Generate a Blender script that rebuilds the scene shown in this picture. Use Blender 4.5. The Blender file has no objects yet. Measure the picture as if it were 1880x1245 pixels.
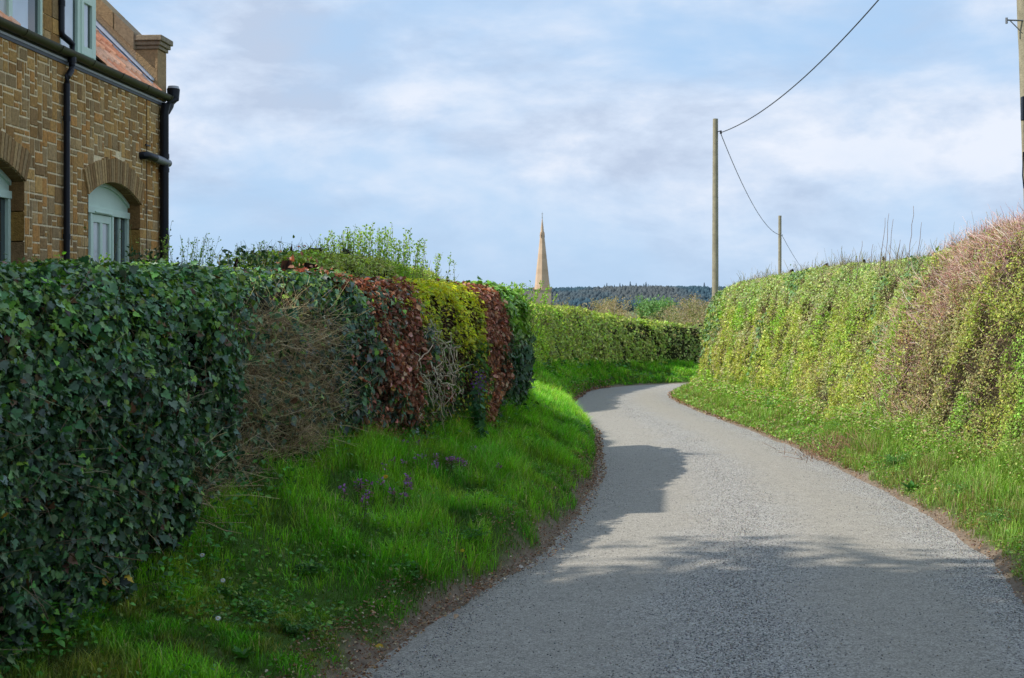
import bpy, math, numpy as np
from mathutils import Vector, Matrix
from mathutils.bvhtree import BVHTree

rng = np.random.default_rng(11)
scn = bpy.context.scene
COL = scn.collection
FPX = 2611.0; CX = 940.0; HY = 560.0; EYE = 1.65     # focal length in photo pixels, horizon row, eye height

# ------------------------------------------------------------------ helpers
def at(px, py, Y):
    return np.array([(px-CX)/FPX*Y, Y, EYE+(HY-py)/FPX*Y])

def tag(o, label=None, cat=None, group=None, kind=None):
    if label: o['label'] = label
    if cat: o['category'] = cat
    if group: o['group'] = group
    if kind: o['kind'] = kind
    return o

def empty(name, loc, label, cat, group=None, rz=0.0):
    o = bpy.data.objects.new(name, None); COL.objects.link(o)
    o.location = tuple(float(v) for v in loc); o.rotation_euler = (0, 0, rz); o.empty_display_size = .2
    return tag(o, label, cat, group)

def link(name, me, mat, parent=None, world=True):
    o = bpy.data.objects.new(name, me); COL.objects.link(o)
    if mat: me.materials.append(mat)
    if parent is not None:
        o.parent = parent
        if world:
            M = Matrix.Translation(parent.location) @ parent.rotation_euler.to_matrix().to_4x4()
            o.matrix_parent_inverse = M.inverted()
    return o

def mesh_flat(name, V, nper, F, col=None, smooth=False):
    """V (n,3); F list of arrays of faces, each (m,k)"""
    me = bpy.data.meshes.new(name)
    V = np.ascontiguousarray(V, dtype=np.float32)
    me.vertices.add(len(V)); me.vertices.foreach_set('co', V.ravel())
    loops = np.concatenate([f.ravel() for f in F]).astype(np.int32)
    tot = np.concatenate([np.full(len(f), f.shape[1], np.int32) for f in F])
    st = np.concatenate([[0], np.cumsum(tot)[:-1]]).astype(np.int32)
    me.loops.add(len(loops)); me.loops.foreach_set('vertex_index', loops)
    me.polygons.add(len(tot)); me.polygons.foreach_set('loop_start', st); me.polygons.foreach_set('loop_total', tot)
    if smooth: me.polygons.foreach_set('use_smooth', np.ones(len(tot), bool))
    if col is not None:
        a = me.color_attributes.new('Col', 'FLOAT_COLOR', 'POINT')
        c = np.ones((len(V), 4), np.float32); c[:, :3] = col
        a.data.foreach_set('color', c.ravel())
    me.update(calc_edges=True); me.validate()
    return me

def scatter(name, TV, TF, P, R, S, C, tcol=None, smooth=False):
    """copies of a template (TV verts, TF list of face arrays) at P with rotation R (n,3,3), scale S (n,) or (n,3), colour C (n,3)"""
    n = len(P); k = len(TV)
    S = np.asarray(S, float)
    if S.ndim == 1: S = np.repeat(S[:, None], 3, 1)
    L = TV[None]*S[:, None, :]
    V = np.einsum('nij,nkj->nki', R, L)+P[:, None]
    F = [(f[None]+(np.arange(n)*k)[:, None, None]).reshape(-1, f.shape[1]) for f in TF]
    tc = np.ones(k) if tcol is None else np.asarray(tcol)
    if tc.ndim == 1: tc = np.repeat(tc[:, None], 3, 1)
    cc = (C[:, None, :]*tc[None]).reshape(-1, 3)
    return mesh_flat(name, V.reshape(-1, 3), None, F, cc, smooth)

def norm(v):
    return v/np.maximum(np.linalg.norm(v, axis=-1, keepdims=True), 1e-9)

def frame(nrm, tip):
    """rotation with local Z=normal, local Y=tip direction"""
    z = norm(nrm); y = tip-np.sum(tip*z, -1, keepdims=True)*z; y = norm(y+1e-6)
    x = np.cross(y, z)
    return np.stack([x, y, z], axis=-1)

def rand_dir(n):
    v = rng.normal(size=(n, 3)); return norm(v)

_T = np.random.default_rng(5).random((64, 64, 64)).astype(np.float32)
def vnoise(P, freq, seed=0):
    Q = np.asarray(P, float)*freq+seed*17.31+100
    i = np.floor(Q).astype(int); f = Q-i; f = f*f*(3-2*f)
    r = 0
    for a in (0, 1):
        for b in (0, 1):
            for c in (0, 1):
                w = (f[..., 0] if a else 1-f[..., 0])*(f[..., 1] if b else 1-f[..., 1])*(f[..., 2] if c else 1-f[..., 2])
                r = r+w*_T[(i[..., 0]+a) % 64, (i[..., 1]+b) % 64, (i[..., 2]+c) % 64]
    return r
def fbm(P, freq, seed=0, oc=3):
    r = 0; a = .5; s = 0
    for k in range(oc):
        r = r+a*vnoise(P, freq*2**k, seed+k); s += a; a *= .5
    return r/s
def sstep(a, b, x):
    t = np.clip((x-a)/(b-a), 0, 1); return t*t*(3-2*t)
def mixc(c0, c1, t):
    return np.asarray(c0)*(1-t[:, None])+np.asarray(c1)*t[:, None]
def pick(pal, n, p=None):
    pal = np.asarray(pal, float); i = rng.choice(len(pal), n, p=p); return pal[i]
def vary(C, amt=.25):
    n = len(C)
    return np.clip(C*np.exp(rng.normal(0, amt, (n, 1)))*np.exp(rng.normal(0, amt*.35, (n, 3))), 0, .9)

def tubes(name, P, r, C, sides=3):
    """P (n,m,3) polylines, r (n,m) radii, C (n,3)"""
    n, m, _ = P.shape
    T = np.gradient(P, axis=1); T = norm(T)
    up = np.zeros_like(T); up[..., 2] = 1; bad = np.abs(T[..., 2]) > .9; up[bad] = (1, 0, 0)
    A = norm(np.cross(T, up)); B = np.cross(T, A)
    ang = np.arange(sides)*2*math.pi/sides
    V = P[:, :, None]+r[:, :, None, None]*(A[:, :, None]*np.cos(ang)[None, None, :, None]+B[:, :, None]*np.sin(ang)[None, None, :, None])
    idx = np.arange(n*m*sides).reshape(n, m, sides)
    a = idx[:, :-1]; b = idx[:, 1:]
    F = np.stack([a, np.roll(a, -1, 2), np.roll(b, -1, 2), b], -1).reshape(-1, 4)
    caps = []
    if sides == 3: caps = [idx[:, -1][:, ::1].reshape(-1, 3), idx[:, 0][:, ::-1].reshape(-1, 3)]
    else: caps = [idx[:, -1].reshape(-1, sides), idx[:, 0][:, ::-1].reshape(-1, sides)]
    return mesh_flat(name, V.reshape(-1, 3), None, [F]+caps, np.repeat(C, m*sides, 0), smooth=sides > 4)

# leaf templates (tip along +Y, normal +Z), base at origin
def fan(pts, fold=.12):
    pts = np.array(pts, float); V = np.zeros((len(pts), 3)); V[:, :2] = pts; V[:, 2] = np.abs(pts[:, 0])*fold-.12*pts[:, 1]**2
    n = len(pts)
    return V, [np.array([[0, i, i+1] for i in range(1, n-1)])]
IVY = fan([(0, .25), (0, 0), (.22, -.12), (.42, .02), (.5, .22), (.33, .38), (.38, .58), (.2, .62), (0, 1), (-.2, .62), (-.38, .58), (-.33, .38), (-.5, .22), (-.42, .02), (-.22, -.12), (0, 0)], .25)
OVAL = fan([(0, .45), (0, 0), (.28, .25), (.3, .55), (0, 1), (-.3, .55), (-.28, .25), (0, 0)], .35)
DIA = (np.array([(0, 0, 0), (.33, .5, .1), (0, 1, -.08), (-.33, .5, .1)], float), [np.array([[0, 1, 2], [0, 2, 3]])])
CURL = (np.array([(0, 0, 0), (.3, .3, .14), (.26, .7, .2), (0, 1, 0), (-.26, .7, .2), (-.3, .3, .14), (0, .5, -.1)], float), [np.array([[6, 0, 1], [6, 1, 2], [6, 2, 3], [6, 3, 4], [6, 4, 5], [6, 5, 0]])])
BLADE = (np.array([(-.5, 0, 0), (.5, 0, 0), (-.42, .16, .4), (.42, .16, .4), (-.26, .42, .75), (.26, .42, .75), (0, .9, .95)], float)*np.array([1, 1, 1]), [np.array([[0, 1, 3, 2], [2, 3, 5, 4]]), np.array([[4, 5, 6]])])
BLADE_T = [.45, .45, .8, .8, 1.05, 1.05, 1.2]

# ------------------------------------------------------------------ materials
def newmat(name):
    m = bpy.data.materials.new(name); m.use_nodes = True
    nt = m.node_tree; nt.nodes.clear()
    return m, nt
def N(nt, t, **kw):
    n = nt.nodes.new(t)
    for k, v in kw.items():
        if k in n.inputs: n.inputs[k].default_value = v
        else: setattr(n, k, v)
    return n
def leaf_mat(name, rough=.5, spec=.4, trans=.3, tcol=(1.1, 1.25, .5)):
    m, nt = newmat(name); L = nt.links
    at_ = N(nt, 'ShaderNodeAttribute', attribute_name='Col')
    p = N(nt, 'ShaderNodeBsdfPrincipled', Roughness=rough); p.inputs['Specular IOR Level'].default_value = spec
    geo = N(nt, 'ShaderNodeNewGeometry')
    nz = N(nt, 'ShaderNodeTexNoise', Scale=35.0, Detail=2.0)
    L.new(geo.outputs['Position'], nz.inputs['Vector'])
    mr = N(nt, 'ShaderNodeMapRange'); mr.inputs[1].default_value = .3; mr.inputs[2].default_value = .7; mr.inputs[3].default_value = .75; mr.inputs[4].default_value = 1.25
    L.new(nz.outputs[0], mr.inputs[0])
    mu = N(nt, 'ShaderNodeVectorMath', operation='MULTIPLY'); L.new(at_.outputs['Color'], mu.inputs[0]); L.new(mr.outputs[0], mu.inputs[1])
    L.new(mu.outputs[0], p.inputs['Base Color'])
    out = N(nt, 'ShaderNodeOutputMaterial')
    if trans > 0:
        t = N(nt, 'ShaderNodeBsdfTranslucent'); mt = N(nt, 'ShaderNodeVectorMath', operation='MULTIPLY'); mt.inputs[1].default_value = tcol
        L.new(mu.outputs[0], mt.inputs[0]); L.new(mt.outputs[0], t.inputs['Color'])
        mx = N(nt, 'ShaderNodeMixShader'); mx.inputs[0].default_value = trans
        L.new(p.outputs[0], mx.inputs[1]); L.new(t.outputs[0], mx.inputs[2]); L.new(mx.outputs[0], out.inputs[0])
    else: L.new(p.outputs[0], out.inputs[0])
    return m
def vcol_mat(name, rough=.85, spec=.3, nscale=20., namt=.3, bump=.0, bscale=60., detail=6., metal=0):
    """attribute colour with procedural mottling and bump"""
    m, nt = newmat(name); L = nt.links
    at_ = N(nt, 'ShaderNodeAttribute', attribute_name='Col')
    geo = N(nt, 'ShaderNodeNewGeometry')
    nz = N(nt, 'ShaderNodeTexNoise', Scale=nscale, Detail=detail, Roughness=.65); L.new(geo.outputs['Position'], nz.inputs['Vector'])
    mr = N(nt, 'ShaderNodeMapRange'); mr.inputs[1].default_value = .25; mr.inputs[2].default_value = .75; mr.inputs[3].default_value = 1-namt; mr.inputs[4].default_value = 1+namt
    L.new(nz.outputs[0], mr.inputs[0])
    mu = N(nt, 'ShaderNodeVectorMath', operation='MULTIPLY'); L.new(at_.outputs['Color'], mu.inputs[0]); L.new(mr.outputs[0], mu.inputs[1])
    p = N(nt, 'ShaderNodeBsdfPrincipled', Roughness=rough, Metallic=metal); p.inputs['Specular IOR Level'].default_value = spec
    L.new(mu.outputs[0], p.inputs['Base Color'])
    if bump > 0:
        n2 = N(nt, 'ShaderNodeTexNoise', Scale=bscale, Detail=5.0); L.new(geo.outputs['Position'], n2.inputs['Vector'])
        b = N(nt, 'ShaderNodeBump', Strength=bump, Distance=.02); L.new(n2.outputs[0], b.inputs['Height']); L.new(b.outputs[0], p.inputs['Normal'])
    out = N(nt, 'ShaderNodeOutputMaterial'); L.new(p.outputs[0], out.inputs[0])
    return m
def flat_mat(name, col, rough=.6, spec=.4, namt=.12, nscale=8., bump=0., metal=0.):
    m, nt = newmat(name); L = nt.links
    geo = N(nt, 'ShaderNodeNewGeometry')
    nz = N(nt, 'ShaderNodeTexNoise', Scale=nscale, Detail=6.0, Roughness=.65); L.new(geo.outputs['Position'], nz.inputs['Vector'])
    mr = N(nt, 'ShaderNodeMapRange'); mr.inputs[1].default_value = .25; mr.inputs[2].default_value = .75; mr.inputs[3].default_value = 1-namt; mr.inputs[4].default_value = 1+namt
    L.new(nz.outputs[0], mr.inputs[0])
    mu = N(nt, 'ShaderNodeVectorMath', operation='MULTIPLY'); mu.inputs[0].default_value = col; L.new(mr.outputs[0], mu.inputs[1])
    p = N(nt, 'ShaderNodeBsdfPrincipled', Roughness=rough, Metallic=metal); p.inputs['Specular IOR Level'].default_value = spec
    L.new(mu.outputs[0], p.inputs['Base Color'])
    if bump > 0:
        b = N(nt, 'ShaderNodeBump', Strength=bump, Distance=.02); L.new(nz.outputs[0], b.inputs['Height']); L.new(b.outputs[0], p.inputs['Normal'])
    out = N(nt, 'ShaderNodeOutputMaterial'); L.new(p.outputs[0], out.inputs[0])
    return m

M_ivy = leaf_mat('ivy_leaf', .45, .38, .15)
M_leaf = leaf_mat('soft_leaf', .5, .35, .35)
M_dry = leaf_mat('dry_leaf', .6, .3, .25, (1.3, .9, .6))
M_grass = leaf_mat('grass_blade', .5, .35, .35, (1.0, 1.25, .35))
M_twig = vcol_mat('twig_bark', .8, .25, 60., .3)
M_core = vcol_mat('hedge_shadow_core', .95, .05, 12., .4)
M_bark = vcol_mat('bark', .9, .2, 30., .35, .5, 40.)
M_stone = vcol_mat('carrstone', .9, .2, 28., .38, .6, 70.)
M_soil = vcol_mat('verge_soil', .95, .1, 14., .4, .6, 50.)
M_far = vcol_mat('distant_foliage', .95, .0, .6, .25)
M_gold = leaf_mat('golden_leaf', .5, .3, .5, (1.2, 1.2, .6))
M_petal = leaf_mat('petal', .5, .2, .3, (1, 1, 1))

# ------------------------------------------------------------------ lane stations
ST = np.array([
 # L x,y     R x,y     left foot x,y,z     right foot x,y,z
 (-1.8,-6,   2.2,-6,   -2.8,-6,.25,   3.5,-6,.45),
 (-1.5,2,    2.6,2,    -2.55,2,.16,   3.95,2,.28),
 (-1.15,5.5, 2.95,5,   -2.45,5,.08,   4.3,5,.16),
 (-.82,7.12, 3.15,7.2, -2.34,6.5,.07, 4.5,7.5,.10),
 (-.48,8.98, 3.45,9.5, -2.02,7.9,.16, 4.8,10,.0),
 (-.08,10.5, 3.85,11.5,-1.93,9.8,.40, 5.0,12,-.05),
 (.27,12,    4.1,13.5, -1.56,12,.41,  5.2,14,-.1),
 (.68,14.9,  4.35,16,  -1.07,14,.27,  5.4,16.5,-.17),
 (1.0,17.5,  4.5,18,   -.61,16,.19,   5.5,19,-.25),
 (1.2,20.5,  4.65,21,  -.2,18.3,.17,  5.6,22,-.35),
 (1.42,24,   4.8,25,   .1,21,.1,      5.8,26,-.5),
 (1.58,28.7, 4.9,29.5, .12,27,-.0,    6.0,31,-.65),
 (1.56,35,   4.95,36,  .2,35,-.1,     6.1,38,-.9),
 (1.7,41,    5.1,42,   .6,42,-.2,     6.2,44,-1.05),
 (2.2,47.9,  5.35,47.5,1.35,50,-.5,   6.4,48.5,-1.2),
 (3.26,56.7, 6.0,53.0, 3.3,59,-.85,   6.9,51.5,-1.25),
 (4.9,60.7,  7.0,56,   5.5,65,-1.1,   7.8,54,-1.3),
 (7.5,63.4,  9,58.3,   8.8,69,-1.3,   9.5,56.2,-1.35),
 (12,66.5,   13,61.3,  13,72,-1.5,    13.3,59.3,-1.45),
 (22,70,     23,65,    22,75,-1.6,    23,63,-1.6),
 (40,74,     41,69,    40,79,-1.8,    41,67,-1.8)], float)
def catmull(A, u):
    n = len(A); i = np.clip(np.floor(u).astype(int), 0, n-2); f = (u-i)[:, None]
    p0 = A[np.clip(i-1, 0, n-1)]; p1 = A[i]; p2 = A[i+1]; p3 = A[np.clip(i+2, 0, n-1)]
    return .5*((2*p1)+(-p0+p2)*f+(2*p0-5*p1+4*p2-p3)*f*f+(-p0+3*p1-3*p2+p3)*f**3)
NS = 900
US = np.linspace(0, len(ST)-1.0001, NS)
SS = catmull(ST, US)
Lp, Rp, LF, RF = SS[:, 0:2], SS[:, 2:4], SS[:, 4:7], SS[:, 7:10]
def zroad(Y):
    Y = np.asarray(Y, float)
    return np.where(Y < 55, -.03*Y, -1.65-.2*(1-np.exp(-(np.maximum(Y, 55)-55)/6.7)))

# wobble of the road edges
def edge_wob(P, seed, amt=.07):
    Q = np.c_[P, np.zeros(len(P))]
    return (fbm(Q, 1.1, seed, 3)-.5)*2*amt
Lw = Lp.copy(); Lw[:, 0] += edge_wob(Lp, 3)
Rw = Rp.copy(); Rw[:, 0] += edge_wob(Rp, 8, .1)

def grid_mesh(name, G, C=None, smooth=True, flip=False):
    a, b = G.shape[:2]; idx = np.arange(a*b).reshape(a, b)
    F = np.stack([idx[:-1, :-1], idx[1:, :-1], idx[1:, 1:], idx[:-1, 1:]], -1).reshape(-1, 4)
    if flip: F = F[:, ::-1]
    return mesh_flat(name, G.reshape(-1, 3), None, [F], None if C is None else C.reshape(-1, 3), smooth)

# road: across 0..1 with an overlap under both verges
tr = np.linspace(-.12, 1.12, 60)
G = np.zeros((NS, len(tr), 3)); G[..., :2] = Lp[:, None]*(1-tr)[None, :, None]+Rp[:, None]*tr[None, :, None]
G[..., 2] = zroad(G[..., 1])-.05*(2*tr[None]-1)**2+(fbm(G, .7, 31, 2)-.5)*.03
ROADG = G
seg = np.r_[0, np.cumsum(np.linalg.norm(np.diff((Lp+Rp)/2, axis=0), axis=1))]
def lerp_s(arr, s):
    i = np.clip(np.floor(s).astype(int), 0, NS-2); f = s-i
    return arr[i]*(1-f)[:, None]+arr[i+1]*f[:, None]
road_me = grid_mesh('road', G, np.repeat(np.stack([np.tile(tr, (NS, 1)), np.tile(seg[:, None]/100, (1, len(tr))), np.zeros((NS, len(tr)))], -1)[:, :, None], 1, 2)[:, :, 0], flip=True)

def road_material():
    m, nt = newmat('chip_sealed_road'); L = nt.links
    at_ = N(nt, 'ShaderNodeAttribute', attribute_name='Col'); sp = N(nt, 'ShaderNodeSeparateXYZ'); L.new(at_.outputs['Vector'], sp.inputs[0])
    geo = N(nt, 'ShaderNodeNewGeometry')
    big = N(nt, 'ShaderNodeTexNoise', Scale=.9, Detail=4.0, Roughness=.6); L.new(geo.outputs['Position'], big.inputs['Vector'])
    wob = N(nt, 'ShaderNodeMath', operation='MULTIPLY_ADD'); L.new(big.outputs[0], wob.inputs[0]); wob.inputs[1].default_value = .3; wob.inputs[2].default_value = -.15
    ax = N(nt, 'ShaderNodeMath', operation='ADD'); L.new(sp.outputs[0], ax.inputs[0]); L.new(wob.outputs[0], ax.inputs[1])
    # loose chippings: centre strip and right edge
    r = N(nt, 'ShaderNodeValToRGB'); L.new(ax.outputs[0], r.inputs[0])
    e = r.color_ramp.elements; e[0].position = 0; e[0].color = (.25,)*3+(1,); e[1].position = 1; e[1].color = (1, 1, 1, 1)
    for ps, v in ((.12, .15), (.3, .1), (.42, .75), (.52, .85), (.62, .25), (.72, .0), (.84, .2), (.92, .9)):
        k = e.new(ps); k.color = (v, v, v, 1)
    # tan worn track
    r2 = N(nt, 'ShaderNodeValToRGB'); L.new(ax.outputs[0], r2.inputs[0])
    e = r2.color_ramp.elements; e[0].position = 0; e[0].color = (.5,)*3+(1,); e[1].position = 1; e[1].color = (0, 0, 0, 1)
    for ps, v in ((.2, .5), (.35, .35), (.45, .1), (.56, .2), (.68, .9), (.8, .7), (.9, .1)):
        k = e.new(ps); k.color = (v, v, v, 1)
    c1 = N(nt, 'ShaderNodeMixRGB'); c1.inputs[1].default_value = (.325, .303, .262, 1); c1.inputs[2].default_value = (.352, .327, .28, 1); L.new(r2.outputs[0], c1.inputs[0])
    c2 = N(nt, 'ShaderNodeMixRGB'); L.new(r.outputs[0], c2.inputs[0]); L.new(c1.outputs[0], c2.inputs[1]); c2.inputs[2].default_value = (.375, .362, .335, 1)
    # aggregate
    vo = N(nt, 'ShaderNodeTexVoronoi', Scale=95.0); L.new(geo.outputs['Position'], vo.inputs['Vector'])
    vs = N(nt, 'ShaderNodeSeparateXYZ'); L.new(vo.outputs['Color'], vs.inputs[0])
    amt = N(nt, 'ShaderNodeMath', operation='MULTIPLY_ADD'); L.new(r.outputs[0], amt.inputs[0]); amt.inputs[1].default_value = .75; amt.inputs[2].default_value = .45
    g0 = N(nt, 'ShaderNodeMath', operation='SUBTRACT'); L.new(vs.outputs[0], g0.inputs[0]); g0.inputs[1].default_value = .5
    g1 = N(nt, 'ShaderNodeMath', operation='MULTIPLY'); L.new(g0.outputs[0], g1.inputs[0]); L.new(amt.outputs[0], g1.inputs[1])
    ed = N(nt, 'ShaderNodeMapRange'); L.new(vo.outputs['Distance'], ed.inputs[0]); ed.inputs[1].default_value = .25; ed.inputs[2].default_value = .75; ed.inputs[3].default_value = 1.12; ed.inputs[4].default_value = .7
    g2 = N(nt, 'ShaderNodeMath', operation='ADD'); L.new(g1.outputs[0], g2.inputs[0]); L.new(ed.outputs[0], g2.inputs[1])
    n3 = N(nt, 'ShaderNodeTexNoise', Scale=9.0, Detail=8.0, Roughness=.75); L.new(geo.outputs['Position'], n3.inputs['Vector'])
    n3m = N(nt, 'ShaderNodeMapRange'); L.new(n3.outputs[0], n3m.inputs[0]); n3m.inputs[1].default_value = .3; n3m.inputs[2].default_value = .7; n3m.inputs[3].default_value = .86; n3m.inputs[4].default_value = 1.14
    g3 = N(nt, 'ShaderNodeMath', operation='MULTIPLY'); L.new(g2.outputs[0], g3.inputs[0]); L.new(n3m.outputs[0], g3.inputs[1])
    mu = N(nt, 'ShaderNodeVectorMath', operation='MULTIPLY'); L.new(c2.outputs[0], mu.inputs[0]); L.new(g3.outputs[0], mu.inputs[1])
    p = N(nt, 'ShaderNodeBsdfPrincipled', Roughness=.9); p.inputs['Specular IOR Level'].default_value = .2
    L.new(mu.outputs[0], p.inputs['Base Color'])
    bs = N(nt, 'ShaderNodeMath', operation='MULTIPLY_ADD'); L.new(r.outputs[0], bs.inputs[0]); bs.inputs[1].default_value = .6; bs.inputs[2].default_value = .35
    b = N(nt, 'ShaderNodeBump', Distance=.006); L.new(bs.outputs[0], b.inputs['Strength']); b.invert = True
    L.new(vo.outputs['Distance'], b.inputs['Height']); L.new(b.outputs[0], p.inputs['Normal'])
    out = N(nt, 'ShaderNodeOutputMaterial'); L.new(p.outputs[0], out.inputs[0])
    return m
tag(link('road', road_me, road_material()), kind='structure')

# verges: t 0 at road edge, 1 at hedge foot, beyond 1 the ground inside / behind the hedge
tv = np.r_[-.06, 0, .03, .07, .12, np.linspace(.18, 1, 16), 1.15, 1.5, 2.2, 3, 4, 5.5, 7.5]
def verge_grid(E, F, side):
    nt_ = len(tv); G = np.zeros((NS, nt_, 3))
    D = F[:, :2]-E; dl = np.linalg.norm(D, axis=1, keepdims=True); U = D/dl
    ext = np.where(np.arange(NS) < NS*.55, 1.9, .6)
    ze = zroad(E[:, 1])-.035
    for j, t in enumerate(tv):
        if t <= 1: p = E+D*t
        else: p = F[:, :2]+U*(t-1)[None, None][0]*ext[:, None] if False else F[:, :2]+U*((t-1)*ext)[:, None]
        G[:, j, :2] = p
        tt = min(max(t, 0), 1)
        if side < 0: prof = .30*sstep(0, .16, tt)+.70*(tt-.0)**1.0*(1-.25*(1-tt)) if tt > 0 else 0
        else: prof = .18*sstep(0, .2, tt)+.82*tt**1.3
        z = ze+(F[:, 2]-ze)*prof
        if t < 0: z = ze-.05
        if t > 1 and side > 0: z = F[:, 2]+1.1*sstep(1, 2.2, t)
        G[:, j, 2] = z
    w = np.clip(tv/.15, 0, 1)[None]
    G[..., 2] += (fbm(G*np.array([1, 1, 0]), 1.7, 40+side, 3)-.5)*.16*w+(fbm(G*np.array([1, 1, 0]), 9, 44, 2)-.5)*.04
    return G
GL = verge_grid(Lw, LF, -1); GR = verge_grid(Rw, RF, 1)
def wid_of(G): return np.linalg.norm(G[:, 1, :2]-G[:, 20, :2], axis=1)
def verge_col(G):
    C = np.zeros(G.shape)+np.array([.05, .10, .015])
    t = wid_of(G)[:, None]*tv[None, :]+(fbm(G, 2.2, 61, 3)-.5)*.3
    k = 1-sstep(.05, .2, t)
    C = C*(1-k[..., None])+np.array([.20, .155, .115])*k[..., None]
    return C
tag(link('left_verge', grid_mesh('left_verge', GL, verge_col(GL)), M_soil), kind='structure')
tag(link('right_verge', grid_mesh('right_verge', GR, verge_col(GR), flip=True), M_soil), kind='structure')
def on_grid(G, s, t):
    """interpolate on verge grid; s in rows, t in verge units"""
    j = np.clip(np.searchsorted(tv, t, side='right')-1, 0, len(tv)-2); ft = ((t-tv[j])/(tv[j+1]-tv[j]))[:, None]
    i = np.clip(np.floor(s).astype(int), 0, NS-2); fs = (s-i)[:, None]
    return (G[i, j]*(1-ft)+G[i, j+1]*ft)*(1-fs)+(G[i+1, j]*(1-ft)+G[i+1, j+1]*ft)*fs

# BVH of road + verges to stand things on the ground
def bvh_of(Gs):
    V = []; F = []; o = 0
    for G in Gs:
        a, b = G.shape[:2]; idx = np.arange(a*b).reshape(a, b)+o
        V += G.reshape(-1, 3).tolist(); F += np.stack([idx[:-1, :-1], idx[1:, :-1], idx[1:, 1:], idx[:-1, 1:]], -1).reshape(-1, 4).tolist(); o += a*b
    return BVHTree.FromPolygons(V, F)
BV = bvh_of([GL, GR, ROADG])
def ground_at(px, py):
    d = Vector(((px-CX)/FPX, 1, (HY-py)/FPX)).normalized()
    h = BV.ray_cast(Vector((0, 0, EYE)), d)
    return np.array(h[0]) if h[0] is not None else None
def ground_z(x, y, default=-1.0):
    h = BV.ray_cast(Vector((x, y, 30)), Vector((0, 0, -1)))
    return h[0].z if h[0] is not None else default

# wide land sheet out to the horizon
def zland(X, Y):
    z = -.03*np.clip(Y, -40, 60)-.55
    z = z-2.6*sstep(60, 200, Y)+np.where(Y > 250, 0, 0)
    return z
xs = np.sign(np.linspace(-1, 1, 121))*np.abs(np.linspace(-1, 1, 121))**3*6000
ys = np.r_[np.linspace(-400, 0, 10), np.linspace(5, 300, 60), np.geomspace(320, 9000, 40)]
XX, YY = np.meshgrid(xs, ys, indexing='ij')
G = np.stack([XX, YY, zland(XX, YY)+(fbm(np.stack([XX, YY, XX*0], -1), .01, 3, 3)-.5)*2*sstep(90, 300, YY)], -1)
def field_material():
    m, nt = newmat('pasture'); L = nt.links
    geo = N(nt, 'ShaderNodeNewGeometry')
    n1 = N(nt, 'ShaderNodeTexNoise', Scale=.02, Detail=3.0); L.new(geo.outputs['Position'], n1.inputs['Vector'])
    n2 = N(nt, 'ShaderNodeTexNoise', Scale=2.0, Detail=8.0); L.new(geo.outputs['Position'], n2.inputs['Vector'])
    r = N(nt, 'ShaderNodeValToRGB'); L.new(n1.outputs[0], r.inputs[0])
    r.color_ramp.elements[0].position = .4; r.color_ramp.elements[0].color = (.06, .1, .02, 1); r.color_ramp.elements[1].position = .6; r.color_ramp.elements[1].color = (.13, .13, .05, 1)
    mr = N(nt, 'ShaderNodeMapRange'); L.new(n2.outputs[0], mr.inputs[0]); mr.inputs[3].default_value = .6; mr.inputs[4].default_value = 1.4
    mu = N(nt, 'ShaderNodeVectorMath', operation='MULTIPLY'); L.new(r.outputs[0], mu.inputs[0]); L.new(mr.outputs[0], mu.inputs[1])
    p = N(nt, 'ShaderNodeBsdfPrincipled', Roughness=.95); L.new(mu.outputs[0], p.inputs['Base Color'])
    out = N(nt, 'ShaderNodeOutputMaterial'); L.new(p.outputs[0], out.inputs[0]); return m
M_field = field_material()
tag(link('ground', grid_mesh('ground', G, flip=False), M_field), kind='structure')

# ------------------------------------------------------------------ grass (nobody could count it)
def tm(P, t, G):
    W = wid_of(G); k = np.clip(np.searchsorted(G[:, 10, 1], P[:, 1]), 0, NS-1)
    return t*W[k]+(fbm(P, 2.2, 61, 3)-.5)*.3
def sample_verge(G, n, smin, smax, t0, t1, wfn=None):
    """area/density weighted sampling of (s,t)"""
    A = np.linalg.norm(G[1:, 1]-G[:-1, 1], axis=1)
    W = np.linalg.norm(G[:, 1, :2]-G[:, 20, :2], axis=1)[:-1]
    s_ok = (np.arange(NS-1) >= smin) & (np.arange(NS-1) < smax)
    dist = np.linalg.norm(G[:-1, 10, :2], axis=1)
    w = A*W*s_ok/np.maximum(dist, 5)**1.25
    w = w*np.where(G[:-1, 10, 1] < 4, .12, 1)
    w /= w.sum()
    s = rng.choice(NS-1, n, p=w)+rng.random(n)
    t = t0+(t1-t0)*rng.random(n)
    P = on_grid(G, s, t)
    if wfn is not None:
        k = rng.random(n) < wfn(P, t); s, t, P = s[k], t[k], P[k]
    return P, s, t
def blades(name, P, H, Wd, C, lean=.5, bias=(0, 0)):
    n = len(P)
    az = rng.random(n)*2*math.pi
    y = np.stack([np.cos(az)+bias[0], np.sin(az)+bias[1], np.zeros(n)], -1); y = norm(y)
    z = np.zeros((n, 3)); z[:, 2] = 1
    x = np.cross(y, z)
    R = np.stack([x, y, z], -1)
    # face blades broadside at random by twisting width axis
    S = np.stack([Wd, H*lean*rng.uniform(.3, 1.5, n), H], -1)
    return scatter(name, BLADE[0], BLADE[1], P-np.array([0, 0, .01]), R, S, C, BLADE_T)
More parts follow.
